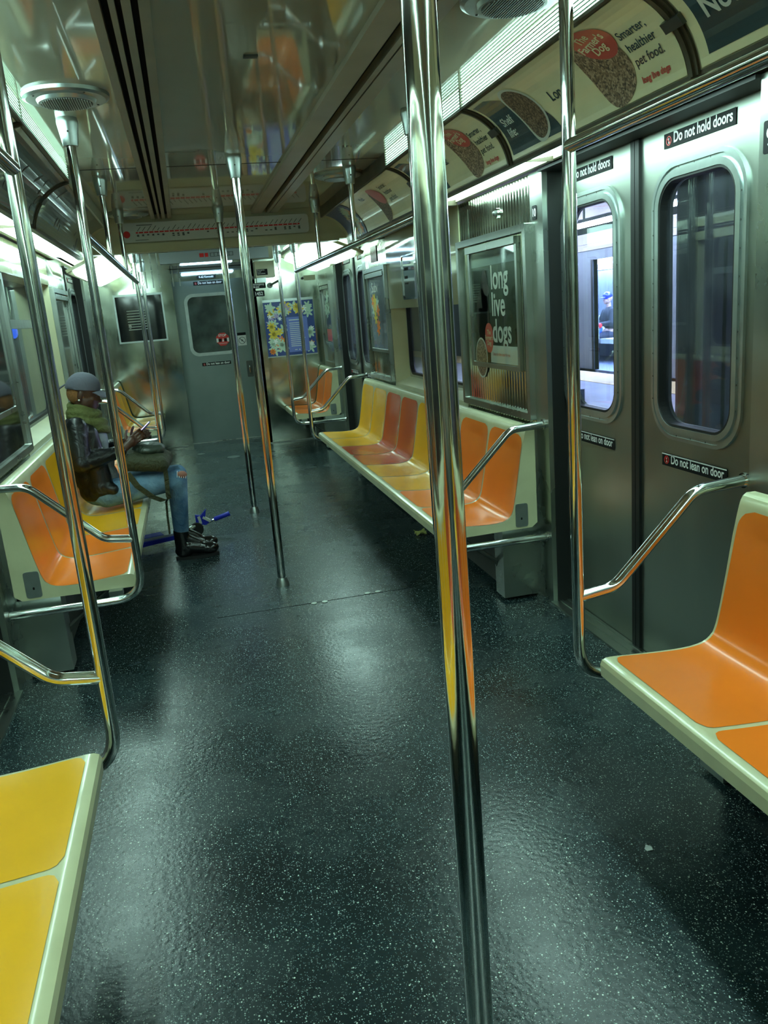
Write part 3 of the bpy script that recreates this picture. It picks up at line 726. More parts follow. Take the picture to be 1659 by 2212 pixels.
# left cove: dark old posters
for i, (ya, yb) in enumerate(((.83, 2.12), (2.12, 3.41), (3.41, 4.70), (4.70, 6.8))):
    f = covefn(-1, ya); t = thing('cove_poster', 'dark left cove poster ' + ('beside the near bench', 'over the nearer doors', 'over the near half of the long bench', 'over the far half of the long bench')[i], 'poster', (-.97, (ya + yb) / 2, 2.2))
    b = MB(); rect(b, f, .03, yb - ya - .03, .012, ARC - .012, .003, 4, 14); b.build('poster_sheet', 'dim_poster', t)
    b = MB()
    for _ in range(9): disc(b, f, .1 + rnd.random() * (yb - ya - .2), .05 + rnd.random() * .2, .015 + .03 * rnd.random(), .008 + .014 * rnd.random(), .0042, rot=rnd.random() * 3, rings=1, n=7)
    b.build('faded_print', 'brown', t)

# ------------------------------------------------------------------ advertising frames on the walls
def adframe(side, ya, yb, label, content):
    t = thing('advertising_case', label, 'poster case', (side * 1.3, (ya + yb) / 2, .93)); XD = 1.298
    F = lambda y, z, d: (side * (XD - d), y, z)
    b = MB(); b.ring(rrect(ya, yb, .935, 1.885, .004, 1), rrect(ya + .035, yb - .035, .97, 1.85, .003, 1), F, -.01, .030); b.build('outer_frame', 'steel', t)
    m0, m1 = (ya + .17, yb - .19) if yb - ya > .9 else (ya + .1, yb - .1)
    b = MB(); b.ring(rrect(m0 - .025, m1 + .025, 1.17, 1.84, .003, 1), rrect(m0, m1, 1.195, 1.815, .003, 1), F, -.005, .016)
    b.box(min(side * (XD - .03), side * XD), max(side * (XD - .03), side * XD), m0 - .03, m1 + .03, 1.805, 1.84); b.build('poster_holder', 'steel', t)
    b = MB()
    for z in (1.06, 1.68): b.prism(rrect(ya + .055, ya + .085, z - .05, z + .05, .013, 4), F, .0, .006)
    b.build('latch_plate', 'dark_steel', t)
    W = m1 - m0; yst = m1 if side > 0 else m0
    fn = lambda a, z, d: (side * (XD - d), yst - side * a, z)
    b = MB(); rect(b, fn, 0, W, 1.195, 1.815, .004); ps = b.build('poster', content, t)
    return t, ps, fn, W
t, ps, fn, W = adframe(1, 3.80, 4.83, 'steel poster case reading long live dogs over the long right bench', 'dkgreen')
b = MB(); rect(b, fn, 0, W, 1.725, 1.815, .005); b.build('pale_top_band', 'grey_plastic', ps)
b = MB(); disc(b, fn, .20, 1.58, .055, .13, .0055); disc(b, fn, .16, 1.45, .10, .16, .0055); b.prism([(.07, 1.2), (.26, 1.2), (.22, 1.5), (.10, 1.5)], fn, .005, .0055); disc(b, fn, .225, 1.60, .05, .035, .0057, rot=-.3)
b.build('dog_photo', mat('dark_brown_dog_print', (.045, .030, .020), .3, noise=.5, nscale=14, coat=.5), ps, label='dark brown dog in the photo')
b = MB()
for k, s in enumerate(('long', 'live', 'dogs')): text(b, s, .175, fn, .30, 1.600 - .142 * k, .0062, bold=.0035, sx=.84)
b.build('headline', 'grey_white', ps, label='large pale words "long live dogs"')
b = MB(); disc(b, fn, .11, 1.22, .095, .115, .0058, rings=4); b.build('bowl_rim', 'grey_white', ps)
b = MB(); disc(b, fn, .11, 1.22, .085, .105, .0064); b.build('kibble_photo', 'kibble', ps)
b = MB(); disc(b, fn, .245, 1.335, .062, .082, .0070, sup=2.3); q = b.build('red_badge', 'blob', ps)
b = MB()
for k, s in enumerate(("The", "Farmer's", "Dog")): text(b, s, .036, fn, .245, 1.355 - .03 * k, .0076, align='CENTER', bold=.0006)
b.build('badge_lettering', 'poster', q)
b = MB(); rect(b, fn, .26, W - .01, 1.20, 1.295, .0066); q = b.build('caption_box', 'grey_white', ps)
b = MB(); text(b, 'Better for them, easier for you.', .026, fn, .30, 1.24, .0072, sx=.75); b.build('caption', 'blob', q)
b = MB(); b.box(1.288, 1.2925, 3.99, 4.66, 1.195, 1.815); b.build('cover_sheet', 'plexi', t)
t, ps, fn, W = adframe(1, 6.66, 7.46, 'steel poster case with a pale blurred poster, far end of the right bench', mat('pale_blue_grey_print', (.20, .24, .30), .12, noise=.5, nscale=3, coat=.8))
b = MB(); text(b, 'Subv', .12, fn, .1, 1.68, .005); b.build('scratched_letters', 'grey_white', ps)
for mk in ('py', 'pg', 'po'):
    b = MB()
    for _ in range(4): flower(b, fn, .1 + rnd.random() * .2, 1.35 + rnd.random() * .3, .06, .005 + .0003 * rnd.random(), ph=rnd.random() * 3)
    b.build('printed_flowers', mk, ps)
t, ps, fn, W = adframe(-1, 3.80, 4.83, 'dark poster case over the long left bench, cut off by the left edge', mat('dark_grey_print', (.04, .045, .045), .08, noise=.3, nscale=2, coat=.8))
b = MB()
for k in range(3): rect(b, fn, W - .12, W - .05, 1.50 - .06 * k, 1.545 - .06 * k, .005)
b.build('red_marks', 'signred', ps)
fn2 = lambda y, z, d: (-(1.290 - d), y, z)
b = MB(); b.prism(rrect(3.835, 4.795, .97, 1.85, .003, 1), fn2, 0, .003); b.build('dark_sheet', mat('dark_glossy_sheet', (.020, .024, .022), .10, noise=.4, nscale=3, coat=.6), t)
t, ps, fn, W = adframe(-1, 6.66, 7.46, 'steel poster case with a plain grey sheet behind the seated person', mat('blank_grey_sheet', (.16, .18, .16), .15, noise=.5, nscale=6, coat=.6))
t, ps, fn, W = adframe(1, 9.30, 9.98, 'small steel poster case above the short orange bench by the end wall', 'dkgreen')
b = MB(); rect(b, fn, .1, .4, 1.21, 1.35, .005); b.build('caption_box', 'blob', ps)
b = MB()
for _ in range(6): flower(b, fn, .1 + rnd.random() * .28, 1.4 + rnd.random() * .35, .07, .005 + .0003 * rnd.random(), ph=rnd.random() * 3)
b.build('printed_flowers', 'pg', ps)
t, ps, fn, W = adframe(1, 1.12, 2.02, 'poster case above the near right bench, at the right edge', 'dkgreen')
t, ps, fn, W = adframe(-1, 1.12, 2.02, 'poster case above the near left bench', 'dim_poster')

def numplate(fn, a, b0, s, txt, label, w=None):
    w = w or .035 * len(txt)
    t = thing('number_plate', label, 'sign', fn(a, b0, 0))
    b = MB(); b.prism(rrect(a, a + w, b0, b0 + s * 1.25, .006, 3), fn, .0005, .003); b.build('plate', 'sign_black', t)
    b = MB(); text(b, txt, s, fn, a + w / 2, b0 + s * .28, .0036, bold=s * .015, align='CENTER', sx=.9); b.build('lettering', 'white', t)
numplate(wallfn(1, 1.30), -3.77, 1.892, .05, '10', 'small black plate with the number 10 on the right door post', .045)
numplate(wallfn(1, 1.30), -2.160, 1.885, .07, '9', 'black plate with the number 9 at the right edge', .055)
# framed glossy sign box in the right fascia
t = thing('sign_box', 'steel framed glossy sign window in the cream panel above the right bench', 'sign', (1.29, 5.8, 1.7))
F = lambda y, z, d: (1.293 - d, y, z)
b = MB(); b.ring(rrect(5.45, 6.17, 1.59, 1.91, .03), rrect(5.46, 6.16, 1.60, 1.90, .025), F, 0, .010); b.build('frame', 'chrome', t)
b = MB(); b.prism(rrect(5.46, 6.16, 1.60, 1.90, .025), F, 0, .003); b.build('glossy_face', mat('glossy_dark_blue_glass', (.16, .22, .26), .03, noise=.2, nscale=3, ior=2.0, coat=1.0), t)
b = MB(); fn = wallfn(1, 1.289)
for k, s in enumerate(((-6.10, 1.80, .10, .02), (-6.10, 1.74, .08, .02), (-6.10, 1.70, .09, .012))): rect(b, fn, s[0], s[0] + s[2], s[1], s[1] + s[3], .001)
b.build('printed_bars', 'dark', t)
t = thing('wall_lock', 'round lock knob in ribbed steel above the long live dogs poster', 'lock', (1.30, 4.20, 1.97))
b = MB(); b.tube([(1.302, 4.20, 1.975), (1.285, 4.20, 1.975)], .026, 18); b.build('escutcheon', 'chrome', t, smooth=True, angle=30)
b = MB(); b.ell((1.28, 4.20, 1.975), (.014, .014, .014)); b.build('knob', 'dark_steel', t, smooth=True)
t = thing('emergency_sticker', 'small dark red notice on ribbed steel above the far right poster case', 'sticker', (1.30, 7.1, 1.98))
fn = wallfn(1, 1.297); b = MB(); rect(b, fn, -7.20, -6.98, 1.93, 2.06, .003); s = b.build('notice', mat('dark_red_sticker', (.15, .03, .03), .4), t)
b = MB(); text(b, 'Emergency', .036, fn, -7.19, 2.015, .004); text(b, 'exit', .036, fn, -7.19, 1.975, .004); b.build('lettering', 'grey_white', s)

# ------------------------------------------------------------------ map beam
b = MB(); b.box(-1.30, 1.30, YM, YM + .13, 2.13, ZC + .04); b.box(-.98, .98, YM - .02, YM + .10, 2.115, 2.18)
tag(b.build('trim_12', 'cream'), 'cream beam across the ceiling carrying the route map', kind='structure')
t = thing('route_map', 'long white route map with a red line mounted on the ceiling beam', 'sign', (0, YM - .02, 2.19)); fn = endfn(YM - .021)
b = MB(); b.prism(rrect(-.735, .735, 2.19, 2.335, .03), fn, 0, .008); b.build('map_panel', 'map_white', t)
b = MB(); rect(b, fn, -.63, .66, 2.255, 2.266, .009); disc(b, fn, -.70, 2.25, .026, .026, .009); b.build('red_line', 'signred', t)
b = MB()
for k in range(34):
    a = -.62 + 1.27 * k / 33
    ln = .02 + .03 * rnd.random(); c, s = math.cos(.85), math.sin(.85)
    b.prism([(a, 2.272), (a + .004, 2.270), (a + .004 + ln * c, 2.270 + ln * s), (a + ln * c, 2.272 + ln * s)], fn, .0085, .0092)
    if rnd.random() < .7: rect(b, fn, a - .004, a + .012, 2.238 - .01 * rnd.random(), 2.246, .009)
    if rnd.random() < .4: rect(b, fn, a - .004, a + .014, 2.222, 2.23, .009)
rect(b, fn, -.62, -.50, 2.312, 2.318, .009); rect(b, fn, -.64, -.54, 2.203, 2.207, .009)
b.build('station_names', 'dark_steel', t)
b = MB()
for k in range(33): a = -.61 + 1.25 * k / 32; disc(b, fn, a, 2.2605, .004, .004, .0095, n=8, rings=1)
b.build('station_dots', 'white', t)

# ------------------------------------------------------------------ ceiling speakers
def speaker(x, y, z, label):
    t = thing('ceiling_speaker', label, 'speaker', (x, y, z), 'round ceiling speakers')
    b = MB(); b.tube([(x, y, z), (x, y, z - .012), (x, y, z - .018)], [.152, .150, .138], 48); b.tube([(x, y, z - .016), (x, y, z - .03)], [.105, .098], 40); b.build('housing', 'alu', t, smooth=True, angle=25)
    b = MB()
    b.tube([(x, y, z - .0300), (x, y, z - .0312)], .090, 36); g = b.build('grille', mat('speaker_grille', (.10, .11, .10), .5), t)
    b = MB()
    for k in range(-10, 11):
        h = math.sqrt(max(0, .088 ** 2 - (k * .0082) ** 2)); b.box(x + k * .0082 - .0016, x + k * .0082 + .0016, y - h, y + h, z - .034, z - .031)
    b.build('grille_bars', 'alu', g)
    b = MB()
    for k in range(4): a = .6 + k * PI / 2; b.ell((x + .125 * math.cos(a), y + .125 * math.sin(a), z - .018), (.005, .005, .003), nu=8, nv=4)
    b.build('screws', 'dark_steel', t)
speaker(-.672, 3.37, ZC, 'round ceiling speaker near the top left of the photo')
speaker(.66, 2.42, ZC, 'round ceiling speaker at the top edge between the two near right poles')
speaker(.70, 5.36, ZC, 'round ceiling speaker beside the far right hanger poles')
speaker(-.66, 6.72, ZC, 'round ceiling speaker at the far left next to the map beam')

# ------------------------------------------------------------------ end wall
b = MB()
b.box(.50, 1.32, YEND_R, YEND_R + .04, 0, 2.22); b.box(.50, .54, YEND_R, 11.0, 0, 2.22)
b.box(-1.32, -.46, YEND_L, YEND_L + .04, 0, 2.22)
b.box(-.46, .50, YEND_D, YEND_D + .05, 2.06, 2.22); b.box(-.50, -.435, YEND_L - .03, YEND_D + .03, 0, 2.2)
b.box(-1.3, -.46, YEND_L - .006, YEND_L, 1.09, 1.105)
wt = tag(b.build('wall_end', 'mirror_steel'), 'shiny steel end wall of the car', kind='structure')
b = MB()
for k in range(8): b.box(-1.2 + .08 * k + .3, -1.185 + .08 * k + .3, YEND_L - .006, YEND_L, 2.0, 2.2)
b.box(-.44, .50, YEND_D - .01, YEND_D, 0, .008); b.box(.50, 1.3, YEND_R - .01, YEND_R, 0, .014); b.box(-1.3, -.46, YEND_L - .01, YEND_L, 0, .014)
b.build('edge_strips', 'steel', wt)
t = bpy.data.objects.new('door_9', None); COL.objects.link(t); t.location = (0, YEND_D, 0); tag(t, 'grey steel door in the end wall with a stop sticker on its window', kind='structure')
fn = endfn(YEND_D)
b = MB(); b.ring(rrect(-.435, .50, .01, 2.06, .001, 8), rrect(-.285, .265, 1.15, 1.87, .09, 8), fn, 0, -.04)
b.build('door_panel', mat('grey_green_door_metal', (.22, .27, .26), .38, .75, noise=.1, nscale=3), t)
b = MB(); b.ring(rrect(-.315, .295, 1.12, 1.90, .11, 8), rrect(-.275, .255, 1.16, 1.86, .08, 8), fn, -.005, .014); b.build('window_frame', 'alu', t, smooth=True, angle=30)
b = MB(); b.prism(rrect(-.285, .265, 1.15, 1.87, .09, 8), fn, -.020, -.014); b.build('window_pane', mat('dusty_end_window', (.07, .10, .09), .12, noise=.6, nscale=5, coat=.7), t)
b = MB(); b.prism([(.11 + .088 * math.cos(math.radians(22.5 + 45 * k)), 1.31 + .088 * math.sin(math.radians(22.5 + 45 * k))) for k in range(8)], fn, -.013, -.010)
s = b.build('stop_sticker', 'stop_red', t)
b = MB(); text(b, 'STOP', .042, fn, .11, 1.345, -.0092, bold=.001, align='CENTER')
rect(b, fn, .03, .055, 1.275, 1.325, -.0092); rect(b, fn, .165, .19, 1.275, 1.325, -.0092); b.prism([(.10, 1.28), (.125, 1.28), (.115, 1.33)], fn, -.0095, -.0092)
rect(b, fn, .055, .165, 1.26, 1.263, -.0092); rect(b, fn, .06, .16, 1.25, 1.252, -.0092); b.build('sticker_print', 'white', s)
b = MB(); rect(b, fn, .058, .095, 1.28, 1.32, -.0090); rect(b, fn, .13, .162, 1.28, 1.32, -.0090); b.build('sticker_figures', 'sign_black', s)
sticker(t, fn, -.17, 2.00, .37, .046, 'Do not lean on door', .043, sx=.80)
sticker(t, fn, -.19, .99, .37, .042, 'Do not lean on door', .040, sx=.80)
b = MB(); b.prism(rrect(.375, .455, .80, 1.01, .01, 3), fn, 0, .008); h = b.build('lock_plate', 'dark_steel', t)
b = MB(); b.tube(fillet([(.41, YEND_D - .01, .95), (.41, YEND_D - .05, .95), (.41, YEND_D - .05, .85), (.41, YEND_D - .01, .85)], .015), .007, 10); b.build('pull_handle', 'chrome', h, smooth=True)
t = thing('header_light', 'pale lit header box over the end door', 'light', (0, YEND_D - .1, 2.1))
b = MB(); b.box(-.46, .46, YEND_D - .13, YEND_D - .0, 2.165, 2.20); b.build('header_box', 'grey_plastic', t)
b = MB(); b.tube([(-.30, YEND_D - .10, 2.145), (.34, YEND_D - .10, 2.145)], .009, 10); b.build('light_tube', emis('blue_white_tube', (.45, .75, 1.0), 4.0), t)
t = thing('builder_plate', 'small black plate naming the car builder above the end door', 'sign', (0, YEND_D, 2.08)); fn = endfn(YEND_D)
b = MB(); b.prism(rrect(-.12, .12, 2.078, 2.118, .015, 4), fn, .0, .004); b.build('plate', 'sign_black', t)
b = MB(); text(b, 'R-62 Kawasaki', .036, fn, 0, 2.087, .0048, bold=.0006, align='CENTER', sx=.85); b.build('lettering', 'white', t)
t = thing('display_strip', 'pale display strip with a small red block over the end door', 'sign', (0, 8.2, 2.15)); fn = endfn(8.2)
b = MB(); b.box(-.50, .52, 8.18, 8.26, 2.10, 2.20); b.build('display_box', 'grey_plastic', t)
b = MB(); rect(b, fn, -.13, -.09, 2.14, 2.175, .022); rect(b, fn, -.08, -.05, 2.14, 2.175, .022); b.build('red_block', 'signred', t)
b = MB(); rect(b, fn, -.03, .18, 2.172, 2.175, .022); rect(b, fn, -.03, .18, 2.14, 2.143, .022)
for k in range(7): rect(b, fn, -.03 + k * .035, -.026 + k * .035, 2.14, 2.175, .022)
b.build('print', 'sign_black', t)
# black poster left
fn = endfn(YEND_L)
t = thing('dark_notice', 'black glossy notice with pale text on the end wall, left of the door', 'poster', (-.86, YEND_L, 1.4))
b = MB(); b.prism(rrect(-1.135, -.585, 1.38, 1.92, .004, 1), fn, 0, .006); b.build('panel', mat('black_gloss_panel', (.012, .014, .016), .07, noise=.4, nscale=3, coat=.8), t)
b = MB(); b.ring(rrect(-1.155, -.565, 1.36, 1.945, .003, 1), rrect(-1.135, -.585, 1.38, 1.92, .003, 1), fn, 0, .012); b.build('frame', 'alu', t)
b = MB()
for k in range(8): rect(b, fn, -1.02, -1.02 + .22 + .05 * rnd.random(), 1.74 - .032 * k, 1.749 - .032 * k, .007)
disc(b, fn, -1.0, 1.56, .018, .024, .007, n=16, rings=1); b.build('text_lines', 'grey_white', t)
# flower poster right
fn = endfn(YEND_R)
t = thing('floral_poster', 'colourful floral poster with a periwinkle text block, right of the end door', 'poster', (.9, YEND_R, 1.4))
b = MB(); b.prism(rrect(.605, 1.215, 1.065, 1.715, .003, 1), fn, 0, .004); b.build('poster_sheet', 'navy', t)
b = MB(); b.box(.60, 1.22, YEND_R - .014, YEND_R, 1.712, 1.742); b.box(.60, 1.22, YEND_R - .010, YEND_R, 1.052, 1.066); b.build('poster_rail', 'alu', t)
b = MB(); rect(b, fn, .87, 1.125, 1.10, 1.52, .0058); tp = b.build('text_panel', 'peri', t)
b = MB(); rect(b, fn, .90, 1.06, 1.480, 1.490, .0064)
for k in range(13): rect(b, fn, .90, 1.03 + .06 * rnd.random(), 1.445 - .023 * k, 1.452 - .023 * k, .0064)
disc(b, fn, 1.0, 1.125, .008, .008, .0064, n=10, rings=1); rect(b, fn, .94, .97, 1.122, 1.129, .0064); b.build('text_lines', 'grey_white', tp)
for mk, nn, rr in (('pg', 26, .07), ('py', 12, .075), ('pp', 9, .05), ('po', 6, .06), ('white', 8, .04)):
    b = MB(); c = 0
    while c < nn:
        a, z = .64 + rnd.random() * .54, 1.10 + rnd.random() * .58
        if .83 < a < 1.15 and z < 1.56: continue
        if mk == 'po' and z > 1.35: z = 1.12 + rnd.random() * .15; a = .72 + rnd.random() * .08
        n0 = rnd.choice((5, 6, 8)); flower(b, fn, min(max(a, .605 + rr), 1.215 - rr), min(max(z, 1.065 + rr), 1.715 - rr), rr * (.6 + .4 * rnd.random()), .0045 + .0012 * rnd.random(), n0, rnd.random() * 3); c += 1
    b.build('printed_flowers', mk, t)
numplate(fn, .44 + .065, 1.79, .055, '1452', 'black plate with the car number 1452 beside the end door', .135)
numplate(fn, .505, 1.985, .045, '1', 'small black plate with the number 1 above the emergency brake', .035)
t = thing('emergency_brake', 'emergency brake lever with black label above the number 1452', 'brake handle', (.7, YEND_R, 1.9))
b = MB(); b.prism(rrect(.505, .665, 1.885, 1.945, .004, 2), fn, 0, .004); s = b.build('label_plate', 'sign_black', t)
b = MB(); text(b, 'Emergency', .030, fn, .515, 1.922, .0048, bold=.0005); text(b, 'Brake', .030, fn, .515, 1.894, .0048, bold=.0005); b.build('lettering', 'white', s)
b = MB(); b.tube([(.715, YEND_R, 1.91), (.715, YEND_R - .03, 1.91)], .032, 20); b.build('hub', 'dark_steel', t, smooth=True, angle=30)
b = MB(); b.tube([(.715, YEND_R - .035, 1.91), (.82, YEND_R - .05, 1.955)], [.011, .013], 12); b.build('lever', 'dark_steel', t, smooth=True)
t = thing('control_cabinet', 'cream control cabinet high on the end wall above the emergency brake', 'cabinet', (.65, YEND_R - .05, 2.1))
b = MB(); b.box(.55, .78, YEND_R - .10, YEND_R, 2.005, 2.19); b.build('cabinet_body', 'cream', t)
b = MB(); b.box(.56, .67, YEND_R - .07, YEND_R, 1.95, 2.004); b.build('conduit_box', 'alu', t)
f2 = endfn(YEND_R - .10); b = MB(); rect(b, f2, .565, .695, 2.03, 2.10, .002); s = b.build('label_plate', 'sign_black', t)
b = MB()
for k, q in enumerate(('Emergency', 'brake', 'instructions')): text(b, q, .020, f2, .572, 2.083 - .02 * k, .003)
b.build('lettering', 'white', s)
t = thing('warning_sticker', 'small white sticker with a no symbol beside the end door window', 'sticker', (.36, YEND_D, 1.25)); fn = endfn(YEND_D)
b = MB(); rect(b, fn, .30, .41, 1.21, 1.34, .016); b.build('sheet', 'white', t)
b = MB(); rect(b, fn, .30, .41, 1.34, 1.375, .016); b.build('black_header', 'sign_black', t)
b = MB(); cc = (.355, 1.275); b.ring([(cc[0] + .045 * math.cos(q * PI / 12), cc[1] + .045 * math.sin(q * PI / 12)) for q in range(24)], [(cc[0] + .039 * math.cos(q * PI / 12), cc[1] + .039 * math.sin(q * PI / 12)) for q in range(24)], fn, .0165, .0175)
b.prism([(cc[0] - .034, cc[1] + .028), (cc[0] - .028, cc[1] + .034), (cc[0] + .034, cc[1] - .028), (cc[0] + .028, cc[1] - .034)], fn, .0165, .0175); disc(b, fn, *cc, .012, .012, .017, n=12, rings=1); b.build('no_symbol', 'dark_steel', t)
fn = endfn(YEND_R)
t = thing('wall_box', 'small cream box high on the end wall near the right corner', 'box', (1.2, YEND_R, 2.0))
b = MB(); b.box(1.13, 1.27, YEND_R - .04, YEND_R, 1.94, 1.995); b.build('box_body', 'cream', t)
b = MB(); b.ell((1.115, YEND_R - .02, 1.965), (.014, .014, .014)); b.build('knob', 'dark_steel', t, smooth=True)

# ------------------------------------------------------------------ floor details
def fdisc(name, x, y, r, m, label, cat):
    b = MB(); b.tube([(x, y, 0.0), (x, y, .004)], r, 28); tag(b.build(name, m), label, cat)
fdisc('floor_plate', .004, 9.48, .075, 'alu', 'larger round metal plate in the floor near the end door', 'floor plate')
fdisc('floor_plate', -.356, 9.97, .045, 'alu', 'smaller round metal plate in the floor near the end door', 'floor plate')
for (x, y, lb) in ((.157, 4.206, 'left of the two'), (.466, 4.234, 'right of the two')):
    t = thing('floor_bolts', lb + ' pairs of shiny bolt heads in the middle of the aisle floor', 'bolts', (x, y, 0), 'bolt heads in the floor')
    for k in (-1, 1):
        b = MB(); b.tube([(x + k * .03, y, 0), (x + k * .03, y, .003)], .016, 14); b.build('bolt_head', 'steel', t)
b = MB(); b.box(-.4, .7, 4.215, 4.219, 0, .0012)
tag(b.build('trim_13', 'dark'), 'thin seam across the floor', kind='structure')
b = MB(); b.grid(lambda u, v: (1.00 + .075 * u, 5.20 + .06 * v, .006 + .02 * math.sin(3 * u + 5 * v) ** 2 + .012 * u * v), 6, 6)
l_ = tag(b.build('fallen_leaf', 'leaf', smooth=True), 'crumpled yellow green leaf on the floor under the right bench', 'leaf')
b = MB(); b.tube([(1.03, 5.23, .012), (1.0, 5.27, .03)], .002, 6); b.build('stem', 'leaf', l_)
b = MB(); b.add([(.705, 1.785, .001), (.722, 1.782, .004), (.726, 1.798, .002), (.714, 1.806, .006), (.704, 1.797, .001)], [(0, 1, 2, 3, 4)])
b.add([(.705, 1.785, .0), (.722, 1.782, .0), (.726, 1.798, .0), (.714, 1.806, .0), (.704, 1.797, .0)], [(4, 3, 2, 1, 0)])
tag(b.build('paper_scrap', 'paper'), 'tiny white paper scrap on the floor near the right bench', 'paper')
b = MB(); b.tube([(0, 2.95, ZC), (0, 2.95, ZC - .004)], .001, 4); b.v = []; b.f = []; b.box(-.065, -.018, 2.93, 2.955, ZC - .006, ZC)
tag(b.build('ceiling_latch', 'dark_steel'), 'small dark latch on the centre ceiling panel', 'latch')

# ------------------------------------------------------------------ outside, right: platform and the other train
b = MB(); b.box(1.50, 6.40, -4, 40, -.20, -.01); b.box(6.40, 7.35, -4, 40, -.20, -.01)
pf = tag(b.build('platform', 'platform'), 'grey station platform seen through the right door windows', 'platform')
b = MB(); b.box(6.45, 7.30, -4, 40, -.01, -.002); b.build('edge_strip', 'platform_edge', pf, label='yellow edge strip')
def column(x, y, m, label, r=.17):
    t = thing('station_column', label, 'column', (x, y, 0), 'steel station columns')
    b = MB(); b.box(x - r, x + r, y - r, y - r + .03, -.01, 3.1); b.box(x - r, x + r, y + r - .03, y + r, -.01, 3.1); b.box(x - .015, x + .015, y - r, y + r, -.01, 3.1); b.build('shaft', m, t)
    b = MB(); b.box(x - r - .04, x + r + .04, y - r - .04, y + r + .04, -.01, .25); b.build('base', m, t)
column(3.4, 5.4, 'column_grey', 'grey platform column left of centre in the near right door window')
column(3.4, 3.2, 'column_grey', 'grey steel platform column beyond the right edge of the near door window')
column(4.6, 10.45, 'column_navy', 'navy platform column at the left edge of the far right door window', .2)
column(5.6, 8.0, 'column_grey', 'grey steel platform column standing farther back on the platform')
b = MB(); b.box(1.5, 7.6, -4, 40, 3.2, 3.4); b.box(7.0, 7.5, -4, 40, 2.80, 3.2); b.box(2.6, 2.9, -4, 40, 2.85, 3.2)
tag(b.build('station_ceiling', 'beige'), 'beige station ceiling and beam above the platform', 'ceiling beam')
for k in range(5):
    y = 6.0 + 3.1 * k; t = thing('platform_lamp', 'long fluorescent lamp above the platform edge, %s from the near end' % ('first', 'second', 'third', 'fourth', 'fifth')[k], 'lamp', (5.9, y, 2.55), 'platform lamps')
    b = MB(); b.tube([(5.9, y - 1.1, 2.53), (5.9, y + 1.1, 2.53)], .03, 10); b.build('tube', emis('platform_tube', (.62, .72, 1.0), 60.0), t)
    b = MB(); b.box(5.84, 5.96, y - 1.2, y + 1.2, 2.57, 2.62); b.box(5.89, 5.91, y - .02, y + .02, 2.62, 3.2); b.build('housing', 'grey_plastic', t)
# other train, open doorway around y 14-15.2 at x 7.55
t = thing('other_train', 'grey subway train across the platform with an open doorway', 'train', (7.55, 14, 0))
XT = 7.55; b = MB()
b.box(XT, XT + .08, -2, 13.55, -.05, 2.3); b.box(XT, XT + .08, 15.05, 30, -.05, 2.3); b.box(XT, XT + .08, 13.55, 15.05, 2.12, 2.3)
b.box(XT, XT + 1.8, 10, 20, 2.40, 2.5); b.build('car_side', 'train_side', t)
b = MB(); b.box(XT, XT + 1.8, 10, 20, -.06, 0.0); b.build('car_floor', 'column_grey', t)
b = MB(); b.box(XT + 1.8, XT + 1.88, 10, 20, 0, 2.45); b.box(XT, XT + 1.8, 9.95, 10, 0, 2.4); b.box(XT, XT + 1.8, 20, 20.05, 0, 2.4); b.build('far_side', 'train_side', t)
b = MB(); b.box(XT - .02, XT + .09, 13.47, 13.55, 0, 2.12); b.box(XT - .02, XT + .09, 15.05, 15.13, 0, 2.12); b.build('door_edge', 'black', t)
b = MB(); b.box(XT - .02, XT + .08, -2, 30, 2.3, 2.62); b.box(XT - .05, XT, -2, 30, 2.30, 2.33); b.box(XT - .06, XT, -2, 30, 2.42, 2.45); b.build('gutter_strip', 'beige', t)
b = MB(); b.box(XT + .4, XT + .6, 10.5, 19, 2.34, 2.39); b.box(XT + 1.45, XT + 1.7, 10.5, 19, 2.1, 2.25); b.build('interior_light', emis('train_interior_tube', (.35, .52, 1.0), 22.0), t)
b = MB()
for y in (13.6, 14.6, 15.6, 16.6): b.tube([(XT + .9, y, 0), (XT + .9, y, 2.35)], .025, 10)
b.tube([(XT + .9, 10.5, 1.95), (XT + .9, 19, 1.95)], .02, 10); b.build('poles', 'chrome', t)
b = MB(); b.box(XT + .95, XT + 1.7, 15.4, 19, .40, .50); b.box(XT + 1.6, XT + 1.8, 15.4, 19, .5, .95); b.build('seat_row', 'grey_white', t)
for wy in (0.5, 3.2, 5.9, 9.0):
    b = MB(); b.box(XT - .012, XT, wy, wy + 1.5, 1.1, 1.95); b.build('window', mat('dark_train_window', (.01, .012, .016), .08), t)
# left side: tunnel wall, column, signal lamp
b = MB(); b.box(-4.0, -1.5, -4, 30, -1.1, -1.0); tag(b.build('track_bed', 'tunnel'), 'dark track bed outside the left windows', 'track bed')
b = MB(); b.box(-4.2, -4.0, -4, 30, -1.1, 3.4)
tag(b.build('tunnel_wall', 'tunnel'), 'dark tunnel wall outside the left windows', 'wall')
column(-3.0, 12.4, 'column_grey', 'grey blue tunnel column seen through the left window', .22)
t = thing('signal_lamp', 'small bright blue signal lamp outside the left window', 'lamp', (-2.5, 11.58, 1.61))
b = MB(); b.ell((-2.5, 11.58, 1.614), (.05, .05, .085)); b.build('lamp_glass', emis('blue_signal', (.0, .09, 1.0), .5), t, smooth=True)
b = MB(); b.box(-2.62, -2.5, 11.62, 11.70, 1.5, 1.73); b.tube([(-2.56, 11.66, 1.5), (-2.56, 11.66, -1.0)], .02, 8); b.build('lamp_post', 'dark_steel', t)
t = thing('red_signal', 'small red light seen past the far left doors', 'lamp', (-2.0, 15.96, 1.2))
b = MB(); b.ell((-2.0, 15.96, 1.21), (.05, .05, .16)); b.build('lamp_glass', emis('red_signal_glow', (1.0, .03, .09), .6), t, smooth=True)
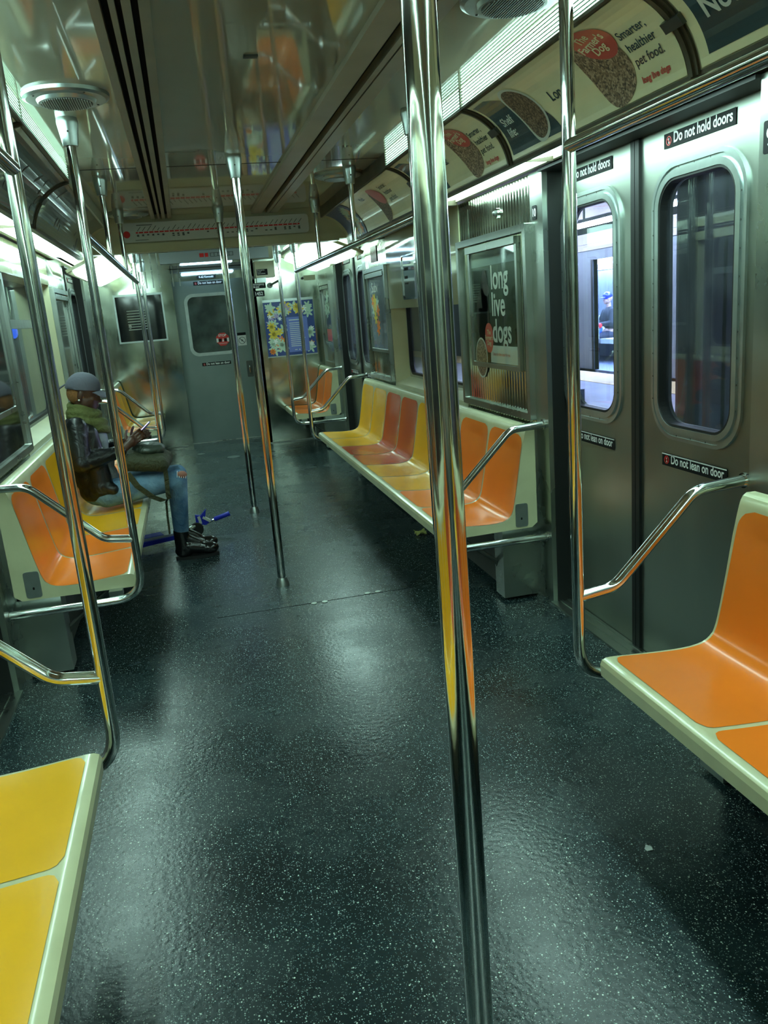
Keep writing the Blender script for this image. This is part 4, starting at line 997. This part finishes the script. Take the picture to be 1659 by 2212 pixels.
b = MB(); b.tube([(-2.03, 16.02, 1.1), (-2.03, 16.02, -1.0)], .03, 8); b.build('lamp_post', 'dark_steel', t)

# ------------------------------------------------------------------ people
def remesh(o, vox, it=4, fac=.5):
    m = o.modifiers.new('remesh', 'REMESH'); m.mode = 'VOXEL'; m.voxel_size = vox; m.use_smooth_shade = True
    s = o.modifiers.new('smooth', 'SMOOTH'); s.iterations = it; s.factor = fac
    return o
def hand(b, wrist, palm, fdir, up, side, curl=.9, s=1.0, thumb_side=1):
    """palm: centre; fdir: finger direction; up: back-of-hand normal"""
    wrist, palm, fdir, up = Vector(wrist), Vector(palm), Vector(fdir).normalized(), Vector(up).normalized(); lat = fdir.cross(up).normalized()
    b.limb(wrist, palm, .024 * s, .026 * s)
    R = Matrix((fdir, lat, up)).transposed()
    b.ell(palm, (.042 * s, .037 * s, .016 * s), R)
    for k, (o, l) in enumerate(((-.028, .062), (-.010, .072), (.010, .068), (.027, .052))):
        p = palm + fdir * .034 * s + lat * o * s; d = fdir.copy(); r = .0088 * s
        for j, q in enumerate((.45, .32, .26)):
            d = (Matrix.Rotation(curl * (.35 + .35 * j), 3, lat) @ d).normalized() if curl else d
            p2 = p + d * l * s * q * 1.15; b.limb(p, p2, r, r * .90, 10); p = p2; r *= .9
    p = palm - fdir * .02 * s + lat * .030 * thumb_side * s; d = (fdir * .6 + lat * .7 * thumb_side - up * .25).normalized(); r = .0105 * s
    for q in (.036, .028): p2 = p + d * q * s; b.limb(p, p2, r, r * .9, 10); p = p2; r *= .9; d = (d + fdir * .5).normalized()
def head(b, c, R, s=1.0):
    """head facing local +x; c centre of skull"""
    c = Vector(c); P = lambda x, y, z: c + R @ (Vector((x, y, z)) * s)
    def E(x, y, z, a, bb, cc): b.ell(P(x, y, z), (a * s, bb * s, cc * s), R)
    E(-.012, 0, .02, .098, .076, .092); E(.035, 0, -.035, .055, .058, .075); E(.045, 0, -.085, .040, .040, .032); E(.062, 0, -.096, .022, .024, .018)
    E(.068, 0, .018, .022, .05, .016); E(.083, 0, -.020, .012, .011, .026); E(.096, 0, -.034, .014, .015, .011); E(.088, .012, -.037, .009, .009, .008); E(.088, -.012, -.037, .009, .009, .008)
    E(.082, 0, -.060, .014, .022, .007); E(.079, 0, -.072, .014, .020, .007)
    for s2 in (-1, 1):
        E(.050, s2 * .034, -.030, .026, .022, .022); E(.070, s2 * .029, .000, .012, .014, .010)
        E(-.012, s2 * .076, -.018, .017, .007, .030); E(-.012, s2 * .073, -.045, .010, .008, .011); E(.0, s2 * .05, -.055, .045, .02, .04)
def person_main():
    yc = 5.42; t = thing('person', 'seated person in grey cap, olive scarf, black leather jacket and ripped jeans using a phone', 'person', (-1.0, yc, 0))
    Rh = Matrix.Rotation(math.radians(-6), 3, 'Z') @ Matrix.Rotation(math.radians(16), 3, 'Y')
    hc = (-1.022, yc, 1.178)
    b = MB(); head(b, hc, Rh, 1.0)
    b.limb((-1.05, yc, 1.10), (-1.075, yc, .98), .050, .062)
    b.ell((-1.085, yc, .90), (.08, .14, .15)); b.ell((-1.075, yc, .72), (.08, .12, .16)); b.ell((-1.02, yc, .55), (.11, .14, .08))
    sh = {}; 
    W = {-1: (-.845, yc - .115, .805), 1: (-.85, yc + .12, .82)}; EL = {-1: (-1.085, yc - .225, .765), 1: (-1.07, yc + .23, .78)}
    for s2 in (-1, 1):
        S_ = (-1.085, yc + s2 * .165, .985); b.limb(S_, EL[s2], .045, .038); b.limb(EL[s2], W[s2], .038, .026)
        hip = (-.98, yc + s2 * .09, .545); kn = (-.535, yc + s2 * .10 + .02, .575); an = (-.565, yc + s2 * .085 + .13, .13)
        b.limb(hip, kn, .070, .045); b.limb(kn, an, .038, .018); b.ell((an[0] + .06, an[1], .06), (.10, .024, .022))
    hand(b, W[-1], (-.782, yc - .075, .852), (.75, .35, .45), (.25, -.9, .25), -1, curl=.75, thumb_side=-1)
    hand(b, W[1], (-.765, yc + .07, .850), (.75, -.35, .40), (-.1, .9, -.3), 1, curl=.75, thumb_side=1)
    o = b.build('body', 'skin', t); remesh(o, .0042, 3, .4)
    # hair at the nape
    b = MB(); b.ell(Vector(hc) + Rh @ Vector((-.028, 0, -.012)), (.082, .0765, .075), Rh)
    remesh(b.build('hair', 'hair', t), .006, 2)
    # cap
    C = lambda x, y, z: Vector(hc) + Rh @ Vector((x, y, z)); b = MB()
    def dome(u, v):
        an = 2 * PI * u; ph = PI / 2 * v; rr = math.cos(ph) ** .86 if v < 1 else 0
        return C(-.016 + .106 * rr * math.cos(an), .085 * rr * math.sin(an), .020 + .105 * math.sin(ph) + .012 * math.cos(an) * (1 - v))
    b.grid(dome, 40, 14); b.grid(lambda u, v: C(-.016 + (.106 - .005 * v) * math.cos(2 * PI * u), (.085 - .005 * v) * math.sin(2 * PI * u), .020 + .012 * math.cos(2 * PI * u) - .002 * v), 40, 1)
    o = b.build('cap', 'cap', t, smooth=True, angle=70, weld=True); sm = o.modifiers.new('thick', 'SOLIDIFY'); sm.thickness = .003
    b = MB(); b.grid(lambda u, v: C(.052 + .034 * math.cos((u - .5) * 2.6) - .004 + (.080 * math.cos((u - .5) * 1.5)) * v, .078 * math.sin((u - .5) * 2.6) * (1 - .12 * v), .034 - .022 * v ** 1.5 - .016 * abs(u - .5) * 2), 20, 8)
    o2 = b.build('visor', 'cap', o, smooth=True, angle=80); sm = o2.modifiers.new('thick', 'SOLIDIFY'); sm.thickness = .004
    b = MB(); b.tube([C(-.115, 0, .035), C(-.15, -.01, .0), C(-.165, -.012, -.035)], [.004, .006, .003], 8); b.build('strap_tail', 'cap', o)
    b = MB(); b.ell(C(-.012, -.083, -.043), (.006, .006, .006)); b.build('earring', 'white', t, smooth=True)
    # jacket
    b = MB(); b.ell((-1.085, yc, .93), (.112, .185, .13)); b.ell((-1.08, yc, .80), (.115, .17, .16)); b.ell((-1.055, yc, .66), (.125, .17, .13)); b.limb((-1.03, yc - .12, .93), (-1.0, yc - .13, .64), .062, .07); b.limb((-1.03, yc + .12, .93), (-1.0, yc + .13, .64), .062, .07); b.ell((-1.03, yc, .56), (.125, .175, .095))
    for s2 in (-1, 1):
        S_ = (-1.085, yc + s2 * .165, .985); b.limb(S_, EL[s2], .064, .056); b.limb(EL[s2], Vector(W[s2]) + Vector((-.012, 0, -.004)), .055, .040)
        b.limb((-1.00, yc + s2 * .13, .60), (-.93, yc + s2 * .165, .575), .075, .035)
    remesh(b.build('jacket', 'leather', t), .008, 4)
    b = MB(); b.ell((-1.022, yc - .01, .87), (.095, .085, .13)); b.ell((-1.01, yc, .74), (.10, .11, .12)); b.ell((-1.0, yc, .64), (.10, .12, .10)); remesh(b.build('shirt', 'shirt', t), .008, 3)
    # scarf: stacked coils
    b = MB()
    for k, (rz, rr, zz, tilt, dx) in enumerate(((.022, .068, 1.085, .30, .0), (.028, .082, 1.050, .22, .008), (.030, .094, 1.010, .35, .020), (.026, .085, .975, .5, .045))):
        pts = [(-1.055 + dx + rr * math.cos(a), yc + rr * math.sin(a), zz - tilt * rr * math.cos(a) + .006 * math.sin(3 * a + k)) for a in [2 * PI * i / 26 for i in range(27)]]
        b.tube(pts, rz, 10)
    b.tube([(-.985, yc - .03, .99), (-.955, yc - .02, .95), (-.955, yc - .015, .915)], [.030, .032, .012], 10)
    remesh(b.build('scarf', 'scarf', t), .006, 2)
    # jeans
    b = MB(); b.ell((-1.01, yc, .545), (.135, .165, .095))
    for s2 in (-1, 1):
        hip = (-.98, yc + s2 * .09, .540); kn = (-.540, yc + s2 * .10 + .02, .572); an = (-.563, yc + s2 * .085 + .13, .212)
        b.limb(hip, kn, .090, .066); b.limb(kn, an, .066, .052)
    j = remesh(b.build('jeans', 'denim', t), .007, 3)
    b = MB(); b.ell((-.505, yc - .115, .607), (.034, .026, .025)); b.build('torn_knee', mat('skin_in_torn_knee', (.30, .12, .08), .6), j, smooth=True)
    b = MB()
    for k in range(5): b.tube([(-.535 + .013 * k, yc - .145, .598 - .003 * k), (-.53 + .013 * k, yc - .115, .634 - .006 * k), (-.525 + .013 * k, yc - .085, .628 - .006 * k)], .0018, 6)
    b.build('frayed_threads', 'white', j)
    # boots
    for s2 in (-1, 1):
        ax, ay = -.565, yc + s2 * .085 + .13
        b = MB(); b.limb((ax, ay, .085), (ax - .002, ay, .190), .052, .052); b.ell((ax + .005, ay, .06), (.064, .046, .050)); b.limb((ax + .04, ay, .085), (ax + .145, ay + .006, .058), .052, .040)
        b.ell((ax + .172, ay + .008, .054), (.064, .047, .042)); b.limb((ax + .01, ay, .145), (ax + .10, ay + .003, .095), .045, .034)
        bo = remesh(b.build('boot', 'boot', t), .006, 3)
        b = MB(); out = []
        for k in range(30):
            a = 2 * PI * k / 30; c_, s_ = math.cos(a), math.sin(a); out.append((ax + .085 + .148 * c_ * (1 if c_ > 0 else .97), ay + .004 + (.046 - .006 * math.cos(2 * a)) * s_))
        b.prism(out, lambda x, y, z: (x, y, z), .001, .020); b.build('sole', 'sole', bo)
        b = MB()
        for k in range(4):
            x = ax + .052 + .022 * k; z = .158 - .015 * k; b.tube([(x, ay - .026, z - .014), (x + .004, ay, z + .002), (x, ay + .026, z - .014)], .0025, 6)
        b.build('laces', 'sole', bo)
        b = MB(); b.ell((ax + .03, ay - .046, .12), (.004, .003, .004)); b.ell((ax + .05, ay - .044, .10), (.004, .003, .004)); b.build('eyelets', 'chrome', bo)
    return yc
yc = person_main()
# phone held in both hands
t = thing('phone', 'violet phone held in the seated person\'s hands', 'phone', (-.735, yc, .885))
Rp = Matrix.Rotation(math.radians(-40), 3, 'Y')
def PF(a, b_, d): return Vector((-.725, yc - .01, .898)) + Rp @ Vector((a, b_, d))
b = MB(); b.prism(rrect(-.088, .088, -.042, .042, .010, 4), PF, -.004, .004); b.build('case', 'phone', t)
b = MB(); b.prism(rrect(-.083, .083, -.038, .038, .008, 4), PF, .0042, .0048); b.build('screen', 'screen', t)
# bag on the lap
t = thing('shoulder_bag', 'dark olive canvas shoulder bag lying on the seated person\'s lap', 'bag', (-.70, yc, .66))
b = MB(); b.ell((-.72, yc - .02, .705), (.155, .16, .060)); b.ell((-.64, yc - .03, .70), (.085, .15, .060)); b.ell((-.80, yc - .02, .73), (.085, .14, .06)); b.limb((-.84, yc - .11, .72), (-.62, yc - .15, .695), .05, .048); b.limb((-.62, yc - .15, .695), (-.60, yc + .10, .70), .05, .05)
remesh(b.build('bag_body', 'bag', t), .008, 4)
b = MB(); b.ell((-.69, yc + .03, .775), (.105, .12, .045)); b.limb((-.76, yc - .02, .785), (-.625, yc - .04, .775), .035, .035); remesh(b.build('upper_pouch', 'bag_gloss', t), .008, 3)
b = MB()
def strap(pts, w=.018):
    pts = [Vector(p) for p in pts]
    b.grid(lambda u, v: pts[int(round(u * (len(pts) - 1)))] + Vector((w * (2 * v - 1), .0, w * .3 * (2 * v - 1))), len(pts) - 1, 1)
strap([(-.83, yc - .19, .67), (-.78, yc - .195, .58), (-.70, yc - .19, .50), (-.64, yc - .18, .465), (-.62, yc - .10, .452)])
strap([(-.600, yc - .17, .68), (-.600, yc - .175, .60), (-.605, yc - .18, .50), (-.60, yc - .17, .47)], .014)
strap([(-.61, yc - .16, .47), (-.625, yc - .10, .44), (-.633, yc - .06, .34), (-.636, yc - .05, .21)], .007)
o = b.build('strap', 'bag', t, nrm=False); sm = o.modifiers.new('thick', 'SOLIDIFY'); sm.thickness = .004
# folded scooter on the floor
t = thing('kick_scooter', 'folded blue and grey kick scooter lying on the floor behind the boots', 'scooter', (-.6, 6.0, 0))
def slab(b, p, q, w, z0, z1):
    p, q = Vector(p), Vector(q); d = (q - p).normalized(); n = Vector((-d.y, d.x)) * w / 2; pts = [p + n, q + n, q - n, p - n]
    b.prism([(v.x, v.y) for v in pts], lambda x, y, z: (x, y, z), z0, z1)
b = MB(); slab(b, (-1.02, 5.86), (-.52, 6.02), .13, .055, .075); b.build('deck', 'grey_plastic', t)
b = MB(); slab(b, (-1.0, 5.866), (-.72, 5.955), .10, .0755, .079); b.build('deck_grip', 'blue_plastic', t, label='blue deck pad')
b = MB(); slab(b, (-1.0, 5.78), (-.62, 5.93), .05, .03, .06); b.build('side_rail', 'blue_plastic', t)
b = MB(); b.tube([(-.52, 6.02, .065), (-.44, 6.08, .09), (-.36, 6.10, .09)], .016, 12); b.build('steering_tube', 'alu', t, smooth=True)
b = MB(); b.tube([(-.36, 6.10, .088), (-.325, 6.10, .098)], .008, 10); b.build('handlebar', 'chrome', t, smooth=True)
b = MB(); b.tube([(-.335, 6.10, .095), (-.325, 6.10, .098), (-.225, 6.10, .125), (-.215, 6.10, .128)], [.012, .018, .018, .021], 14); b.build('grip', 'blue_plastic', t, smooth=True)
b = MB(); b.prism([(-.47, .09), (-.40, .07), (-.35, .10), (-.40, .12), (-.385, .19), (-.43, .145), (-.47, .155)], lambda x, z, y: (x, y, z), 6.06, 6.09); b.build('front_fork', 'blue_plastic', t)
b = MB(); b.prism([(-.445, .09), (-.425, .085), (-.435, .145), (-.455, .14)], lambda x, z, y: (x, y, z), 6.055, 6.095); b.prism([(-.42, .125), (-.37, .09), (-.355, .10), (-.41, .14)], lambda x, z, y: (x, y, z), 6.055, 6.095); b.build('fork_stripe', 'grey_white', t)
for i, (x, y) in enumerate(((-1.05, 5.85), (-.47, 6.05))):
    b = MB(); b.tube([(x, y - .015, .05), (x, y + .015, .05)], .05, 20); b.build('wheel', 'sole', t, smooth=True, angle=40)

# distant passenger in the other train
t = thing('person', 'distant person in blue cap and dark jacket in the train across the platform', 'person', (XT + 1.25, 16.8, 0))
px, py = XT + 1.25, 16.8
Rd = Matrix.Rotation(math.radians(160), 3, 'Z'); b = MB(); head(b, (px, py, 1.34), Rd, 1.0)
b.limb((px + .02, py, 1.25), (px + .03, py, 1.1), .05, .06); b.ell((px + .04, py, .9), (.12, .17, .25)); b.ell((px + .02, py, .6), (.15, .17, .12))
for s2 in (-1, 1):
    b.limb((px + .03, py + s2 * .18, 1.08), (px - .05, py + s2 * .25, .82), .045, .04); b.limb((px - .05, py + s2 * .25, .82), (px - .28, py + s2 * .1, .80), .04, .028)
    hand(b, (px - .28, py + s2 * .1, .80), (px - .34, py + s2 * .08, .80), (-1, 0, 0), (0, 0, 1), 1, curl=.6)
    b.limb((px, py + s2 * .1, .56), (px - .42, py + s2 * .12, .56), .08, .055); b.limb((px - .42, py + s2 * .12, .56), (px - .40, py + s2 * .12, .08), .055, .035); b.ell((px - .46, py + s2 * .12, .045), (.12, .04, .045))
remesh(b.build('body', mat('light_skin', (.45, .28, .2), .5), t), .007, 2)
b = MB(); b.ell((px + .04, py, .92), (.16, .22, .26))
for s2 in (-1, 1): b.limb((px + .03, py + s2 * .18, 1.06), (px - .05, py + s2 * .25, .82), .075, .065); b.limb((px - .05, py + s2 * .25, .82), (px - .26, py + s2 * .1, .80), .062, .045)
remesh(b.build('jacket', mat('dark_jacket', (.02, .025, .025), .7), t), .012, 3)
b = MB()
for s2 in (-1, 1): b.limb((px, py + s2 * .1, .56), (px - .42, py + s2 * .12, .56), .095, .07); b.limb((px - .42, py + s2 * .12, .56), (px - .40, py + s2 * .12, .12), .07, .05)
remesh(b.build('trousers', mat('dark_trousers', (.03, .035, .05), .8), t), .012, 3)
b = MB(); b.ell((px, py, 1.40), (.115, .095, .09)); b.ell((px - .12, py, 1.365), (.08, .07, .012)); remesh(b.build('cap', 'blue_plastic', t), .01, 2)
t = thing('carry_bag', 'bright blue bag on the distant passenger\'s lap', 'bag', (px - .3, py, .7))
b = MB(); b.ell((px - .32, py - .05, .70), (.14, .16, .12)); remesh(b.build('bag_body', mat('bright_blue_bag', (.03, .12, .75), .4), t), .012, 2)
b = MB(); b.ell((px - .30, py - .2, .78), (.05, .04, .06)); b.build('red_patch', 'signred', t, smooth=True)
